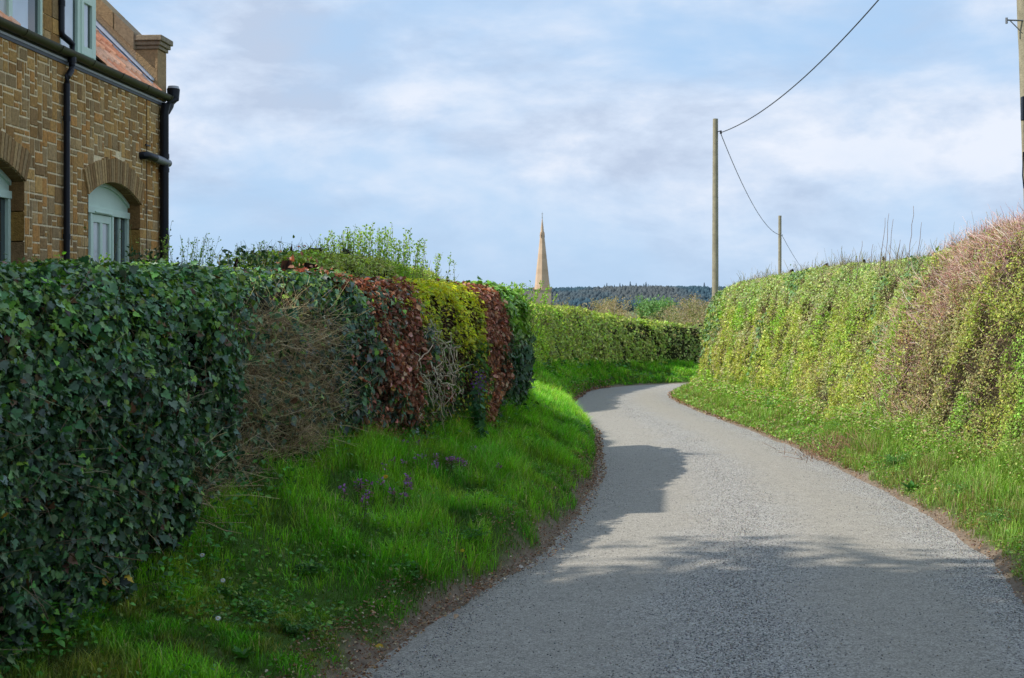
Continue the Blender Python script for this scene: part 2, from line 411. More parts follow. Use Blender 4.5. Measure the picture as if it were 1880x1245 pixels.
# left verge
def wl(P, t):
    return np.clip(sstep(.03, .2, tm(P, t, GL))*(.35+1.0*sstep(.25, .5, fbm(P, 2.5, 71, 2))), 0, 1)
P, s, t = sample_verge(GL, 280000, 0, 800, .02, 1.12, wl)
dist = P[:, 1]
H = (.05+.09*sstep(.3, .7, fbm(P, .9, 72, 2))+.02*sstep(6, 20, dist)+.04*sstep(.7, 1, t))*rng.uniform(.55, 1.35, len(P))
H = np.where(t < .25, H*.75, H)*(.55+.45*sstep(7.6, 9.2, P[:, 1]))
Wd = .0043*np.maximum(1, dist/12)*rng.uniform(.7, 1.4, len(P))
nn = fbm(P, 1.3, 73, 3)
C = mixc((.10, .33, .012), (.21, .48, .022), sstep(.35, .65, nn))
C = mixc(C, (.30, .42, .04), .6*sstep(.5, .7, fbm(P, 3., 76, 2)))
dead = rng.random(len(P)) < .07; C[dead] = (.40, .34, .14)
moss = sstep(8.6, 7.4, P[:, 1])*sstep(.42, .55, fbm(P, 2.4, 79, 2)); C = C*(1-moss*.8)[:, None]+np.array([.26, .24, .05])*(moss*.8)[:, None]
tus = fbm(P, 4.5, 77, 2); H = H*(.6+.9*sstep(.3, .65, tus)); C = C*(.42+.85*sstep(.3, .62, tus))[:, None]
C = vary(C, .3)
tag(link('verge_grass', blades('verge_grass', P, H, Wd, C, .75, (.35, 0)), M_grass),
    'deep green grass covering the shaded left bank', 'grass', kind='stuff')
# right verge, sunlit, drier
def wr(P, t):
    return np.clip(sstep(-.02, .22, tm(P, t, GR))*(.3+1.1*sstep(.3, .55, fbm(P, 2.0, 81, 2))), 0, 1)
P, s, t = sample_verge(GR, 150000, 0, 800, .03, 1.45, wr)
dist = P[:, 1]
H = (.06+.16*sstep(.3, .7, fbm(P, .8, 82, 2)))*rng.uniform(.5, 1.4, len(P))
H = np.where(t < .35, H*.6, H)*(1+.6*sstep(.7, 1.1, t))
Wd = .0043*np.maximum(1, dist/12)*rng.uniform(.7, 1.4, len(P))
nn = fbm(P, .9, 83, 3)
C = mixc((.24, .36, .06), (.30, .50, .09), sstep(.35, .65, nn))
dead = rng.random(len(P)) < .1+.35*sstep(.45, .6, fbm(P, 1.5, 86, 2))*(t < .6); C[dead] = (.34, .26, .12)
C = vary(C, .25)
tag(link('verge_grass', blades('verge_grass', P, H, Wd, C, .7, (-.3, 0)), M_grass),
    'pale mixed grass growing along the sunlit right verge', 'grass', kind='stuff')

# low broadleaf weeds on both verges
def weeds(G, n, t0, t1, pal, size, seed, label, mat=M_leaf, thr=.5, zt=.10):
    P, s, t = sample_verge(G, n, 0, 760, t0, t1, lambda P, t: np.clip(sstep(thr, thr+.1, fbm(P, 1.4, seed, 2))+.06, 0, 1))
    n = len(P)
    P = P+np.c_[rng.normal(0, .02, (n, 2)), .01+zt*rng.random(n)**1.5]
    nr = norm(np.c_[rng.normal(0, .5, (n, 2)), np.ones(n)]); tip = rand_dir(n)*np.array([1, 1, .4])
    S = size*rng.uniform(.6, 1.4, n)*np.maximum(1, P[:, 1]/14)
    me = scatter('weeds', OVAL[0], OVAL[1], P, frame(nr, tip), S, vary(pick(pal, n), .25))
    return tag(link('weeds', me, mat), label, 'weeds', kind='stuff')
weeds(GL, 26000, .12, 1.1, [(.08, .26, .03), (.13, .33, .04), (.05, .17, .02), (.2, .3, .05)], .028, 91, 'small round leaved weeds among the shaded grass')
weeds(GR, 42000, .05, 1.5, [(.24, .42, .07), (.18, .36, .06), (.32, .40, .10), (.34, .25, .13)], .028, 92, 'low leafy weeds among the sunlit right verge grass', thr=.42)

weeds(GR, 34000, .7, 1.08, [(.30, .50, .09), (.22, .42, .07), (.40, .48, .13), (.44, .34, .2)], .027, 93, 'taller leafy growth where the right verge meets the hedge', thr=.35, zt=.42)
weeds(GL, 7000, .8, 1.1, [(.08, .26, .04), (.12, .32, .05), (.05, .15, .03)], .04, 94, 'leafy weeds along the foot of the left hedge', thr=.42, zt=.22)
# loose chippings and dead leaf litter
def stones():
    n = 70000
    s = rng.choice(NS-1, n, p=(lambda w: w/w.sum())(np.diff(seg)*(np.r_[seg[1:]] > 6)/np.maximum(seg[1:]-5, 6)**1.5))+rng.random(n)
    band = rng.random(n)
    t = np.where(band < .45, rng.normal(.47, .07, n), np.where(band < .75, 1-np.abs(rng.normal(0, .07, n)), np.where(band < .85, np.abs(rng.normal(0, .05, n)), rng.random(n))))
    a = lerp_s(Lp, s); b = lerp_s(Rp, s)
    t = np.clip(t+(fbm(np.c_[a, a[:, 0]], .9, 15, 2)-.5)*.12, 0, 1.02)
    P = np.c_[a*(1-t)[:, None]+b*t[:, None], np.zeros(n)]
    j = np.clip(((t+.12)/1.24*59).astype(int), 0, 58); fj = ((t+.12)/1.24*59-j)
    i = np.floor(s).astype(int)
    P[:, 2] = ROADG[i, j, 2]*(1-fj)+ROADG[i, j+1, 2]*fj
    V = np.array([(1, 0, 0), (-1, 0, 0), (0, 1, 0), (0, -1, 0), (0, 0, 1), (0, 0, -1)], float)*np.array([1, .8, .6])
    F = np.array([[0, 2, 4], [2, 1, 4], [1, 3, 4], [3, 0, 4], [2, 0, 5], [1, 2, 5], [3, 1, 5], [0, 3, 5]])
    R = frame(norm(np.c_[rng.normal(0, .4, (n, 2)), np.ones(n)]), rand_dir(n))
    S = rng.uniform(.003, .0075, n)
    C = vary(pick([(.3, .3, .31), (.2, .2, .21), (.4, .39, .37), (.13, .13, .14), (.33, .28, .22)], n), .2)
    return scatter('gravel', V, [F], P+np.array([0, 0, .001]), R, S, C)
tag(link('gravel', stones(), vcol_mat('chippings', .9, .2)), 'loose grey chippings lying on the lane', 'gravel', kind='stuff')
def litter(G, n, t0, t1, label, smax=700):
    P, s, t = sample_verge(G, n, 0, smax, t0, t1, None)
    n = len(P); P = P+np.c_[np.zeros((n, 2)), rng.uniform(.012, .03, n)]
    P[:, 2] = np.maximum(P[:, 2], zroad(P[:, 1])+.004)
    nr = norm(np.c_[rng.normal(0, .35, (n, 2)), np.ones(n)])
    S = rng.uniform(.008, .026, n)*np.maximum(1, P[:, 1]/14)
    C = vary(pick([(.3, .17, .09), (.2, .11, .06), (.4, .28, .17), (.13, .08, .05), (.45, .38, .28)], n), .25)
    tag(link('leaf_litter', scatter('leaf_litter', CURL[0], CURL[1], P, frame(nr, rand_dir(n)), S, C), M_dry), label, 'leaf litter', kind='stuff')
litter(GL, 15000, -.10, .2, 'brown dead leaves and bud scales along the left road edge')
litter(GR, 7000, -.08, .3, 'dry brown leaf litter along the right road edge')

# ------------------------------------------------------------------ hedges
def arclen(P):
    return np.r_[0, np.cumsum(np.linalg.norm(np.diff(P[:, :2], axis=0), axis=1))]
class Hedge:
    """swept hedge body: foot line, outward direction, crest height, thickness"""
    def __init__(s, foot, crest, thick, side, lean=0., bulge=.1, e=.35, lump=.12, seed=1, na=64):
        foot = np.array(foot, float); al = arclen(foot); n = max(40, int(al[-1]/.2)); a = np.linspace(0, al[-1], n)
        s.F = np.stack([np.interp(a, al, foot[:, k]) for k in range(3)], -1)
        for _ in range(4): s.F[1:-1] = (s.F[:-2]+s.F[1:-1]*2+s.F[2:])/4
        s.C = np.interp(a, al, crest); s.T = np.interp(a, al, thick) if np.ndim(thick) else np.full(n, thick)
        T = norm(np.gradient(s.F[:, :2], axis=0)); s.O = np.stack([-T[:, 1], T[:, 0]], -1)*(1 if side < 0 else -1)   # outward (away from road)
        s.lean, s.bulge, s.e, s.lump, s.seed = (np.interp(a, al, lean) if np.ndim(lean) else np.full(n, lean)), bulge, e, lump, seed
        th = np.linspace(0, math.pi, na); s.n, s.na = n, na
        s.G = s.surf(np.arange(n)[:, None]+np.zeros((1, na)), th[None]+np.zeros((n, 1)))
        du = np.gradient(s.G, axis=0); dv = np.gradient(s.G, axis=1); s.N = norm(np.cross(dv, du))*(1 if side > 0 else -1)
        if np.mean(np.sum(s.N[:, na//8, :2]*s.O, -1)) > 0: s.N = -s.N
        s.A = np.linalg.norm(np.cross(du, dv), axis=-1)
        s.th = th
    def surf(s, i, th):
        ii = np.clip(np.floor(i).astype(int), 0, s.n-2); f = i-ii
        g = lambda A: A[ii]*(1-f if A.ndim == 1 else (1-f)[..., None])+A[ii+1]*(f if A.ndim == 1 else f[..., None])
        F, C, T, O, le = g(s.F), g(s.C), g(s.T), g(s.O), g(s.lean)
        c = np.cos(th); sn = np.clip(np.sin(th), 0, 1); ne = 2/s.e
        ro = (np.abs(c)**ne+sn**ne)**(-1/ne)
        x = T*(1-ro*c)/2; h = np.clip(ro*sn, 0, 1)
        x = x+le*h-s.bulge*np.sin(np.pi*np.clip(h, 0, 1))*(c > 0)
        P = np.zeros(i.shape+(3,)); P[..., :2] = F[..., :2]+O*x[..., None]; P[..., 2] = F[..., 2]-.06+(C-F[..., 2]+.06)*h
        q = fbm(P, 1.3, s.seed, 3)-.5
        q2 = (fbm(P, 4.2, s.seed+9, 2)-.5)*.20
        P[..., :2] -= O*((q*s.lump*2+q2)*np.where(c > 0, 1, -1))[..., None]
        P[..., 2] += (fbm(P, 1.9, s.seed+5, 2)-.5)*s.lump*1.2*h
        return P
    def core(s, inset=.12, col=(.02, .018, .01)):  # dark hull added to block light and make the leaf gaps read as shade
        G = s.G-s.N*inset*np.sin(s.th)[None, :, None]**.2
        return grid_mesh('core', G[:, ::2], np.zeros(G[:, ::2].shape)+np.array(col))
    def sample(s, n, wfn=None, back=.12):
        W = s.A*np.where(s.th[None] > 2.2, back, 1.)
        d = np.linalg.norm(s.G[..., :2], axis=-1); W = W/np.maximum(d, 6)**1.2*np.where(s.G[..., 1] < 4, .15, 1)
        if wfn is not None: W = W*wfn(s.G)
        W = W*np.where(np.abs(s.G[..., 0])/np.maximum(s.G[..., 1], .1) > .58, .25, 1)
        W = np.nan_to_num(W).ravel(); k = rng.choice(len(W), n, p=W/W.sum())
        i, j = k//s.na, k % s.na
        i2 = np.clip(i+rng.uniform(-.5, .5, n), 0, s.n-1.001); th = np.clip(s.th[j]+rng.uniform(-.5, .5, n)*math.pi/(s.na-1), 0.001, math.pi-.001)
        return s.surf(i2, th), s.N[i, j], th

def leaves(h, name, n, size, tmpl, colfn, mat, parent, wfn=None, out=.02, dep=.12, spread=.7, droop=.6, growfar=14, back=.12, label=None, tilt_up=.35):
    P, Nn, th = h.sample(n, wfn, back)
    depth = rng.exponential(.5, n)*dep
    P = P-Nn*(depth-out)[:, None]+rng.normal(0, .015, (n, 3))
    nr = norm(Nn+rng.normal(0, spread*.6, (n, 3))+np.array([0, 0, tilt_up]))
    tip = np.array([0, 0, -droop])+rng.normal(0, .45, (n, 3))+Nn*.25
    S = size*np.clip(np.exp(rng.normal(-.05, .34, n)), .4, 1.45)*np.maximum(1, (np.linalg.norm(P[:, :2], axis=1)/growfar))
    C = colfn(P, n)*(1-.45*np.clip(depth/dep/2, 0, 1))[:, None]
    o = link(name, scatter(name, tmpl[0], tmpl[1], P, frame(nr, tip), S, C), mat, parent)
    if label: o['label'] = label
    return o
def twigs(h, name, n, length, rad, pal, mat, parent, wfn=None, dirv=(0, 0, .5), spread=.8, outw=.5, dep=.1, m=4, back=.1, label=None, growfar=14, curve=.25):
    P, Nn, th = h.sample(n, wfn, back)
    L = length*rng.uniform(.4, 1.4, n)
    d = norm(Nn*outw+np.array(dirv)+rng.normal(0, spread, (n, 3)))
    bend = rng.normal(0, curve, (n, 3))
    u = np.linspace(0, 1, m)
    Q = P[:, None]-Nn[:, None]*(dep*rng.uniform(.2, 1, n))[:, None, None]+d[:, None]*(L[:, None]*u[None])[..., None]+bend[:, None]*(L[:, None]*(u**2)[None])[..., None]+rng.normal(0, .03, (n, m, 3))*L[:, None, None]
    r = (rad*rng.uniform(.6, 1.5, n)*np.maximum(1, np.linalg.norm(P[:, :2], axis=1)/growfar))[:, None]*(1-.6*u)[None]
    o = link(name, tubes(name, Q, r, vary(pick(pal, n), .25)), mat, parent)
    if label: o['label'] = label
    return o

foot_all = LF
def foot_between(y0, y1):
    k = (LF[:, 1] >= y0-.15) & (LF[:, 1] <= y1+.15) & (np.arange(NS) < NS*.75)
    return LF[k]
def crest_left(Y):
    return np.interp(Y, [-6, 6.5, 9.8, 12, 14, 16, 18.3, 20, 24, 42], [1.8, 1.86, 1.95, 1.98, 1.95, 1.95, 1.94, 1.9, 1.9, 1.95])

def win(y0, y1, soft=.15, seed=0):
    """weight window along Y with ragged border"""
    def f(G):
        Y = G[..., 1]+(fbm(G, 2.6, 200, 4)-.5)*2.2+(fbm(G, .9, 206, 2)-.5)*1.2
        return sstep(y0-soft, y0+soft, Y)*(1-sstep(y1-soft, y1+soft, Y))
    return f
def ivycol(P, n):
    C = pick([(.055, .14, .05), (.07, .17, .06), (.10, .16, .11), (.12, .22, .08), (.035, .08, .04)], n)
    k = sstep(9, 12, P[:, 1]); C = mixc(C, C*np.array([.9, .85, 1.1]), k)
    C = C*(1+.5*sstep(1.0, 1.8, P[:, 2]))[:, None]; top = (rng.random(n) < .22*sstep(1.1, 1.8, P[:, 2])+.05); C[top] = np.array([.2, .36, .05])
    y = rng.random(n) < .004; C[y] = (.4, .25, .03)
    br = rng.random(n) < .03; C[br] = (.14, .07, .03)
    return vary(C, .28)

# --- near ivy hedge
f = foot_between(-6, 13.0)
ivy = empty('ivy_hedge', (-2.5, 6, .1), 'dark ivy smothered hedge nearest the camera with a bare twiggy patch', 'hedge')
H1 = Hedge(f, crest_left(f[:, 1])-.09, 1.5, -1, lean=0, bulge=.10, e=.24, lump=.12, seed=1)
link('shade_core', H1.core(.13), M_core, ivy)
def patchmask(G):
    """the bare twig patch between Y 9.6 and 11.9"""
    Y = G[..., 1]+(fbm(G, 2.5, 210, 2)-.5)*.9
    a = sstep(9.5, 10.1, Y)*(1-sstep(11.8, 12.2, Y))*sstep(.25, .5, G[..., 2])*(1-sstep(1.68, 1.9, G[..., 2]+(fbm(G, 3, 211, 2)-.5)*.5))
    b = .8*sstep(8.2, 8.6, Y)*(1-sstep(9.8, 10.2, Y))*(1-sstep(.5, .8, G[..., 2]))
    return np.maximum(a, b)
def ivyw(G):
    gaps = .14+.86*sstep(.36, .5, fbm(G, 3.2, 220, 2))
    edge = 1-sstep(12.5, 13.05, G[..., 1]+(fbm(G, 2.6, 200, 4)-.5)*2.2+(fbm(G, .9, 206, 2)-.5)*1.2)
    return gaps*(1-.80*patchmask(G))*edge
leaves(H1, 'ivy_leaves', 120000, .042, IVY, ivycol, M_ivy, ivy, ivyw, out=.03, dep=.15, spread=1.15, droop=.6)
leaves(H1, 'shoot_leaves', 3500, .035, OVAL, lambda P, n: vary(pick([(.12, .22, .03), (.16, .24, .04)], n), .2), M_leaf, ivy, lambda G: sstep(1.2, 1.85, G[..., 2])*sstep(.5, .6, fbm(G, 2, 230, 2)), out=.06, label='fresh pale green shoots on the ivy hedge top')
TW = [(.2, .13, .06), (.14, .09, .045), (.27, .19, .1), (.1, .065, .035)]
twigs(H1, 'twigs', 10000, .17, .0019, [(.58, .43, .22), (.42, .3, .15), (.7, .55, .32), (.22, .16, .09)], M_twig, ivy, lambda G: patchmask(G)*(G[..., 2] < 1.62), dirv=(-.1, .3, 0), spread=.75, outw=.0, dep=.07, curve=.5, m=5, label='tangle of bare brown twigs where the ivy has died')
twigs(H1, 'stems', 3000, .2, .002, [(.2, .14, .08), (.13, .09, .05), (.3, .24, .15)], M_twig, ivy, lambda G: ivyw(G)*(G[..., 2] < 1.65), dirv=(0, .2, -.1), spread=.8, outw=.25)

# --- copper beech, golden shrub, second beech, dark end ivy : each plant its own thing
def beechcol(P, n):
    C = pick([(.42, .18, .11), (.52, .26, .17), (.28, .12, .07), (.62, .38, .26), (.16, .07, .04)], n)
    return vary(C, .28)
def section(name, y0, y1, label, cat, crest_off, seed, n, size, tmpl, colfn, mat, thick=1.1, wfn=None, twn=500, twpal=TW, droop=.5, pn='foliage', core=(.02, .014, .009), spread=.9, push=0., ext=1.0, **kw):
    f = foot_between(y0-ext, y1+ext).copy()
    e = empty(name, (f[len(f)//2][0]-.4, (y0+y1)/2, f[len(f)//2][2]), label, cat)
    h = Hedge(f, crest_left(f[:, 1])+crest_off-.05, 1.5, -1, lean=push, bulge=.10, e=.24, lump=.12, seed=1)
    link('shade_core', h.core(.15, core), M_core, e)
    w0 = win(y0, y1, .1, seed)
    w = (lambda G: w0(G)*wfn(G)) if wfn else w0
    leaves(h, pn, n, size, tmpl, colfn, mat, e, w, spread=spread, droop=droop, **kw)
    if twn: twigs(h, 'stems', twn*2, .2, .0022, twpal, M_twig, e, lambda G: w0(G)*(G[..., 2] < 1.7), dirv=(0, 0, -.1), spread=.9, outw=.2)
    return e, h
gapb = lambda G: .12+.88*sstep(.36, .5, fbm(G, 3.0, 240, 2))
b1, hb1 = section('beech_hedge', 12.7, 14.5, 'wider copper brown beech hedge section beside the dark ivy', 'hedge', -.02, 21, 15000, .052, CURL, beechcol, M_dry, wfn=gapb, twn=900, twpal=[(.12, .07, .04), (.2, .14, .09)], out=.03, dep=.16, core=(.03, .015, .009))
# ivy trails on the lower beech section
leaves(hb1, 'ivy_trails', 2600, .055, IVY, ivycol, M_ivy, b1, lambda G: win(12.2, 14.4, .1, 33)(G)*sstep(.5, .58, fbm(G, 2.2, 250, 2))*(1.25-.55*G[..., 2]), out=.05, dep=.08, label='dark ivy climbing through the brown beech')
def goldcol(P, n):
    C = pick([(.75, .74, .04), (.62, .68, .05), (.8, .72, .08), (.45, .58, .05)], n)
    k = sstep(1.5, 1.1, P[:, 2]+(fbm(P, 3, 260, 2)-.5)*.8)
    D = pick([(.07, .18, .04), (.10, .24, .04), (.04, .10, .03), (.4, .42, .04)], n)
    return vary(mixc(C, D, k), .25)
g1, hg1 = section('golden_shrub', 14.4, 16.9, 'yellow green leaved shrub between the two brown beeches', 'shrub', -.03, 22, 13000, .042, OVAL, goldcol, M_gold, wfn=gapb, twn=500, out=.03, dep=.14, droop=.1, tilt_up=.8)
# contorted pale stems on its front
def knots(h, n, y0, y1):
    P, Nn, th = h.sample(n, lambda G: win(y0, y1, .08, 44)(G)*(G[..., 2] > .65)*(G[..., 2] < 1.5), 0)
    m = 9; u = np.linspace(0, 1, m); L = rng.uniform(.15, .38, n)
    d = norm(np.array([0, .1, -.3])+rng.normal(0, .6, (n, 3))*np.array([.3, 1, 1]))
    Q = P[:, None]+Nn[:, None]*.05+d[:, None]*(L[:, None]*u[None])[..., None]
    Q = Q+np.cumsum(rng.normal(0, .022, (n, m, 3)), 1)
    return tubes('pale_stems', Q, (rng.uniform(.004, .009, n))[:, None]*(1-.4*u)[None], vary(pick([(.55, .46, .32), (.45, .37, .26)], n), .15), 5)
ps = link('pale_stems', knots(hg1, 85, 14.35, 15.0), M_twig, g1); ps['label'] = 'contorted pale bare stems on the shrub face'
b2, hb2 = section('beech_hedge', 16.9, 18.2, 'narrow brown beech section between golden shrub and dark green corner', 'hedge', -.02, 23, 10000, .046, CURL, beechcol, M_dry, wfn=gapb, twn=500, twpal=[(.12, .07, .04), (.2, .14, .09)], out=.03, dep=.14, core=(.03, .015, .009))
def endcol(P, n):
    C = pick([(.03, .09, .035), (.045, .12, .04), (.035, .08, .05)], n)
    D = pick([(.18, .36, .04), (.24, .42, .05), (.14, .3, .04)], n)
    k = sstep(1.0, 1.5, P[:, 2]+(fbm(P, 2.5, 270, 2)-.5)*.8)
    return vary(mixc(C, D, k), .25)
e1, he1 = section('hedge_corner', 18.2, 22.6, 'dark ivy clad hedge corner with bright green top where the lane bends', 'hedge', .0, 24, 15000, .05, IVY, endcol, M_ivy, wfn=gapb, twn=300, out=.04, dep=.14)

# --- garden hedge rising behind those plants (sunlit top)
k = (LF[:, 1] > 14.2) & (LF[:, 1] < 23) & (np.arange(NS) < NS*.75)
f = LF[k].copy(); f[:, 0] -= 1.0
cr = np.interp(f[:, 1], [11.5, 13, 15, 17, 19, 21, 42], [1.95, 2.0, 2.12, 2.15, 2.11, 1.98, 1.9])
gh = empty('garden_hedge', (-1.8, 16, .2), 'sunlit yellow green hedge top rising behind the beech and golden shrub', 'hedge')
H2 = Hedge(f, cr, 1.1, -1, bulge=.05, lump=.13, seed=31)
link('shade_core', H2.core(.14), M_core, gh)
def privet(P, n):
    C = mixc(pick([(.3, .48, .06), (.38, .55, .08)], n), pick([(.46, .56, .1), (.5, .52, .16)], n), sstep(.4, .6, fbm(P, 1.6, 280, 2)))
    return vary(C, .25)
leaves(H2, 'foliage', 26000, .036, OVAL, privet, M_leaf, gh, lambda G: sstep(1.3, 1.7, G[..., 2]+.02*(G[..., 1]-12)), out=.05, dep=.12, spread=1., droop=-.2, growfar=16)
twigs(H2, 'shoots', 1500, .17, .0025, [(.2, .22, .08), (.14, .1, .05)], M_twig, gh, lambda G: G[..., 2] > 1.75, dirv=(0, 0, 1), spread=.35, outw=.1)

# --- far hedge along the left of the bend
k = np.where((LF[:, 1] > 35.5))[0]
f = LF[k]
al = arclen(f)
cr = np.interp(f[:, 1], [21, 42, 50, 59, 65, 69, 72, 75, 79], [1.85, 1.7, 1.62, 1.5, 1.1, .66, .33, .3, .3])
cr = f[:, 2]+(cr-f[:, 2])*(.12+.88*sstep(0, 1.6, al)**.5)
fh = empty('roadside_hedge', (3.5, 60, -.8), 'long clipped green hedge following the bend beyond the corner', 'hedge')
H3 = Hedge(f, cr, 1.5, -1, lean=.35, bulge=.1, lump=.2, seed=41)
link('shade_core', H3.core(.14, (.03, .035, .012)), M_core, fh)
def farcol(P, n):
    a = sstep(.35, .6, fbm(P*np.array([1, 1, .6]), .55, 290, 3))
    C = mixc(pick([(.42, .66, .06), (.52, .74, .09)], n), pick([(.52, .5, .18), (.42, .48, .13)], n), a*.7)
    k = sstep(6.0, 9.5, P[:, 0]); C = mixc(C, pick([(.34, .30, .17), (.27, .29, .14)], n), k*.7)
    return vary(C, .3)
leaves(H3, 'foliage', 75000, .030, DIA, farcol, M_leaf, fh, lambda G: (.25+.75*sstep(.33, .5, fbm(G, 1.3, 295, 2)))*np.where(G[..., 1] < 38, .6, 1), out=.03, dep=.16, spread=1.1, droop=-.1, growfar=15, back=.05)
twigs(H3, 'twigs', 6000, .22, .0022, [(.2, .14, .09), (.26, .2, .13), (.13, .1, .05)], M_twig, fh, lambda G: np.where(G[..., 1] < 38, .5, 1), dirv=(0, 0, .6), spread=.6, outw=.4, growfar=13)

# --- right hedge: two things, leafy hawthorn beyond and brown bramble-strewn hedge near
RFk = np.where((np.arange(NS) < NS*.78))[0]
def right_crest(Y):
    return np.interp(Y, [-6, 8, 14, 19.2, 20.9, 22.5, 23.7, 27.3, 32, 39, 45, 49, 52, 56, 60], [2.95, 2.9, 2.85, 2.77, 2.68, 2.54, 2.4, 2.42, 2.47, 2.38, 2.28, 2.0, 1.85, 1.6, 1.5])
def rcol(P, n):
    a = fbm(P, .75, 300, 3); b = fbm(P, 1.9, 305, 2)
    C = pick([(.46, .54, .10), (.38, .49, .07), (.54, .59, .15)], n)
    C = mixc(C, pick([(.27, .47, .05), (.35, .56, .07)], n), sstep(.5, .6, a))
    C = mixc(C, pick([(.48, .46, .25), (.5, .43, .28)], n), sstep(.52, .66, b)*.7)
    # greyish leafy band near the top, yellow lower down
    C = mixc(C, pick([(.48, .54, .28), (.38, .50, .2)], n), .6*sstep(1.3, 2.0, P[:, 2]))
    C = mixc(C, pick([(.50, .47, .11), (.44, .43, .09)], n), .55*sstep(.9, .2, P[:, 2])*sstep(.4, .55, fbm(P, 1.1, 306, 2)))
    return vary(C, .3)
def brownmask(G):
    """diagonal swathe of dead pinkish stems"""
    Y, Z = G[..., 1], G[..., 2]
    q = (fbm(G, 1.1, 310, 3)-.5)*1.6
    px = CX+G[..., 0]/np.maximum(Y, 1)*FPX; py = HY-(Z-EYE)/np.maximum(Y, 1)*FPX
    d = (px-1880)*.66+(py-400)*.75          # diagonal coordinate across the swathe
    a = np.exp(-((d+5)/48.)**2)*sstep(1575, 1640, px)*(py < 760)+.35*np.exp(-(((px-1640)/60.)**2+((py-740)/60.)**2))
    return np.clip(a*(.75+q*1.3), 0, 1)
hk = [i for i in RFk if RF[i, 1] > 22.5 and True]
f = RF[hk]
haw = empty('hawthorn_hedge', (6.2, 34, -.7), 'sunlit yellow green hedge on the right running back to the tall pole', 'hedge')
def rlean(Y): return np.interp(Y, [8, 20, 30, 50, 60], [1.15, 1.05, .8, .45, .4])
H4 = Hedge(f, right_crest(f[:, 1]), 1.7, 1, lean=rlean(f[:, 1]), bulge=.0, e=.33, lump=.13, seed=51)
link('shade_core', H4.core(.2, (.035, .03, .014)), M_core, haw)
dens = lambda G: (.12+.88*sstep(.36, .52, fbm(G, 3.4, 315, 2)))*(.45+.55*sstep(.35, .5, fbm(G, 1.4, 316, 2)))
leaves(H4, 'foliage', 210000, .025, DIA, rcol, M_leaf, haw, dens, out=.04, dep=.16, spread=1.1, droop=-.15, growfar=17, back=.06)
leaves(H4, 'ivy_patch', 6000, .034, IVY, lambda P, n: vary(pick([(.12, .25, .07), (.18, .32, .1), (.09, .18, .06)], n), .25), M_ivy, haw,
       lambda G: np.clip(sstep(.62, .68, fbm(G, .7, 320, 2))+sstep(45, 48, G[..., 1])*sstep(.2, .6, G[..., 2]), 0, 1)*(G[..., 2] > -.2), out=.07, dep=.08, growfar=17, back=.02, label='dark glossy ivy patches in the sunlit hedge')
twigs(H4, 'twigs', 20000, .18, .0019, [(.42, .31, .2), (.5, .4, .28), (.28, .2, .12), (.2, .15, .08)], M_twig, haw, None, dirv=(0, 0, .35), spread=.8, outw=.3, growfar=16)
twigs(H4, 'shoots', 900, .3, .0028, [(.3, .28, .16), (.2, .18, .08)], M_twig, haw, lambda G: G[..., 2] > right_crest(G[..., 1])-.12, dirv=(0, 0, 1.6), spread=.2, outw=.0, growfar=15, back=1)

bk = [i for i in RFk if RF[i, 1] < 23.5]
f = RF[bk]
bra = empty('bramble_hedge', (5.6, 16, -.2), 'nearest right hedge with a swathe of dead pinkish brown stems through the green', 'hedge')
H5 = Hedge(f, right_crest(f[:, 1]), 1.7, 1, lean=rlean(f[:, 1]), bulge=.0, e=.33, lump=.13, seed=51)
link('shade_core', H5.core(.2, (.035, .028, .016)), M_core, bra)
def ncol(P, n):
    C = pick([(.44, .50, .11), (.37, .47, .08), (.52, .53, .15)], n)
    C = mixc(C, pick([(.46, .42, .18), (.38, .37, .15)], n), sstep(.45, .6, fbm(P, 1.1, 330, 3)))
    C = mixc(C, pick([(.28, .5, .07), (.36, .58, .1)], n), sstep(.56, .64, fbm(P, .9, 335, 2)))
    return vary(C, .3)
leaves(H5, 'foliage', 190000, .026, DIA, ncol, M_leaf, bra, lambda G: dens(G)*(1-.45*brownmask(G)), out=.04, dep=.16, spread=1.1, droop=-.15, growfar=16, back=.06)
twigs(H5, 'dead_stems', 8500, .22, .0023, [(.62, .36, .29), (.72, .48, .4), (.46, .24, .19), (.8, .62, .52)], M_twig, bra, brownmask, dirv=(0, -.2, .7), spread=.65, outw=.25, growfar=15, label='swathe of bare pinkish brown cut stems')
twigs(H5, 'twigs', 15000, .2, .002, [(.42, .3, .2), (.5, .37, .27), (.3, .2, .13), (.2, .15, .08)], M_twig, bra, lambda G: 1-.5*brownmask(G), dirv=(0, -.1, .3), spread=.85, outw=.3, growfar=15)
twigs(H5, 'shoots', 1600, .26, .0032, [(.3, .19, .15), (.26, .2, .12)], M_twig, bra, lambda G: G[..., 2] > right_crest(G[..., 1])-.15, dirv=(0, 0, 1.7), spread=.22, outw=.0, growfar=15, back=1)
leaves(H5, 'top_leaves', 2600, .045, OVAL, lambda P, n: vary(pick([(.12, .22, .04), (.17, .27, .06)], n), .2), M_leaf, bra, lambda G: (G[..., 2] > right_crest(G[..., 1])-.12)*sstep(.45, .55, fbm(G, 2.5, 340, 2)), out=.07, dep=.1, spread=1.2, droop=-.6, label='larger fresh leaves along the hedge top')

